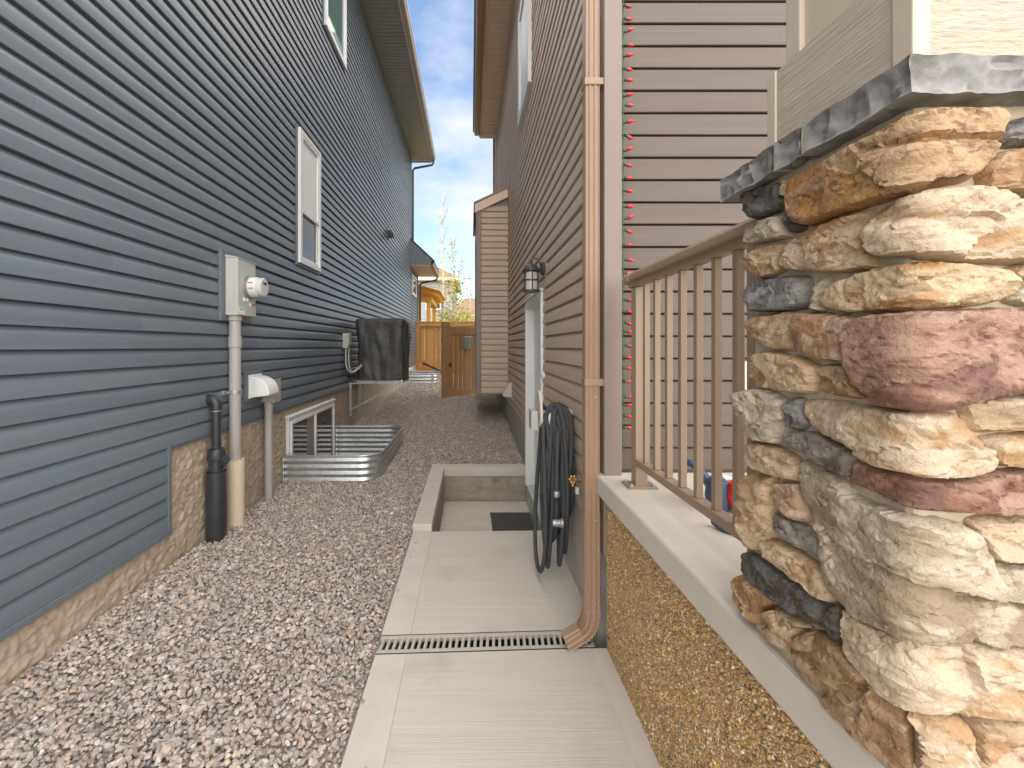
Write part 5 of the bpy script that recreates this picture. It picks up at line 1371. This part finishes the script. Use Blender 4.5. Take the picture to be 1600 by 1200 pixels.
def tree(loc, H, r, spread, nl, leaves, label, seed, bare=1.0, lz=(.1, .6)):
    random.seed(seed)
    t = thing('birch_tree', loc, label, 'tree', 'birch trees behind the fence')
    x, y, z = loc
    pth = [(x + .05 * math.sin(i * 1.3 + seed), y, z + H * i / 8) for i in range(9)]
    MB().tube(pth, [r * (1 - .1 * i) if i < 8 else r * .12 for i in range(9)], n=8).build('trunk', M['bark'], t, smooth=50)
    limbs = MB(); tips = []
    for k in range(nl):
        h = z + H * random.uniform(.22, .95); a = random.uniform(0, 2 * math.pi); L = spread * random.uniform(.5, 1) * (1.15 - (h - z) / H * .6)
        p0 = Vector((x, y, h)); d_ = Vector((math.cos(a) * .5, math.sin(a) * .5, .9)).normalized()
        p1 = p0 + d_ * L * .5 + Vector((random.gauss(0, .05), random.gauss(0, .05), 0)); p2 = p1 + (d_ + Vector((0, 0, .35))).normalized() * L * .5
        limbs.tube([p0, p1, p2], [.016, .011, .004], n=5)
        tips.append((p1, p2))
        for q in range(4):
            b_ = p0.lerp(p2, random.uniform(.3, .95)); e_ = b_ + Vector((random.gauss(0, .5), random.gauss(0, .5), random.uniform(.2, .8))).normalized() * L * .3
            limbs.tube([b_, e_], [.006, .002], n=4); tips.append((b_, e_))
    limbs.build('limb', M['twig'], t, kind='stuff')
    if leaves:
        n = leaves; mb = MB()
        for _ in range(n):
            a, b_ = random.choice(tips) if random.random() < .35 else (Vector((x, y, z)), Vector((x, y, z + H)))
            if random.random() < .88:
                hh = random.uniform(*lz); a_ = random.uniform(0, 2 * math.pi); rr = spread * .8 * random.random() ** .6
                if noise.noise(Vector((hh * 7, a_, seed))) < -.1: continue
                c = Vector((x + math.cos(a_) * rr, y + math.sin(a_) * rr, z + H * hh))
            else: c = a.lerp(b_, random.random()) + Vector((random.gauss(0, .1), random.gauss(0, .1), random.gauss(0, .1)))
            s = random.uniform(.035, .075); e1 = Vector((random.gauss(0, 1), random.gauss(0, 1), random.gauss(0, 1))).normalized() * s
            e2 = e1.cross(Vector((random.gauss(0, 1), random.gauss(0, 1), random.gauss(0, 1)))).normalized() * s * .7
            mb.add([c - e1, c + e2, c + e1, c - e2], [(0, 1, 2, 3)])
        mb.build('crown', M['leaf'], t, kind='stuff')
tree((-1.36, 20.6, .4), 8.6, .075, 1.3, 16, 700, 'tall white birch nearest the pergola with bare top', 3, lz=(.12, .5))
tree((-.86, 21.5, .4), 6.6, .06, 1.0, 16, 1700, 'leafier birch behind the gate post', 5, lz=(.12, .72))
tree((-.62, 24, .4), 6.0, .05, 1.0, 15, 450, 'slim birch standing between the leafy birch and bay', 9, lz=(.1, .5))
tree((.0, 30, .4), 6.3, .05, 1.5, 18, 700, 'thin bare birch in front of distant tan house', 12, lz=(.05, .5))
def shrub(loc, w, h, n, label, seed):
    random.seed(seed); t = thing('shrub', loc, label, 'shrub', 'shrubs behind the fence'); x, y, z = loc
    st = MB()
    for k in range(9):
        a = random.uniform(0, 6.28); st.tube([(x, y, z), (x + math.cos(a) * w * .3, y + math.sin(a) * w * .3, z + h * .5), (x + math.cos(a) * w * .45, y + math.sin(a) * w * .45, z + h * random.uniform(.7, 1))], [.03, .018, .006], n=5)
    st.build('stem', M['twig'], t, kind='stuff')
    mb = MB()
    for _ in range(n):
        u = Vector((random.gauss(0, 1), random.gauss(0, 1), random.gauss(0, 1))).normalized() * random.random() ** .4
        c = Vector((x + u.x * w / 2, y + u.y * w / 2, z + h * .55 + u.z * h * .45))
        if noise.noise(c * 1.7) < -.12: continue
        s = random.uniform(.04, .08); e1 = Vector((random.gauss(0, 1), random.gauss(0, 1), random.gauss(0, 1))).normalized() * s
        e2 = e1.cross(Vector((random.gauss(0, 1), random.gauss(0, 1), random.gauss(0, 1)))).normalized() * s * .7
        mb.add([c - e1, c + e2, c + e1, c - e2], [(0, 1, 2, 3)])
    mb.build('crown', M['leaf'], t, kind='stuff')
shrub((-1.4, 24.5, .4), 1.9, 3.2, 2600, 'yellow green shrub between pergola post and birch trunk', 21)
shrub((-.35, 27, .4), 1.6, 3.6, 2200, 'taller yellow green shrub left of distant houses', 22)
shrub((.6, 36, .4), 2.8, 3.4, 1800, 'low yellow green shrub right of distant house corner', 23)
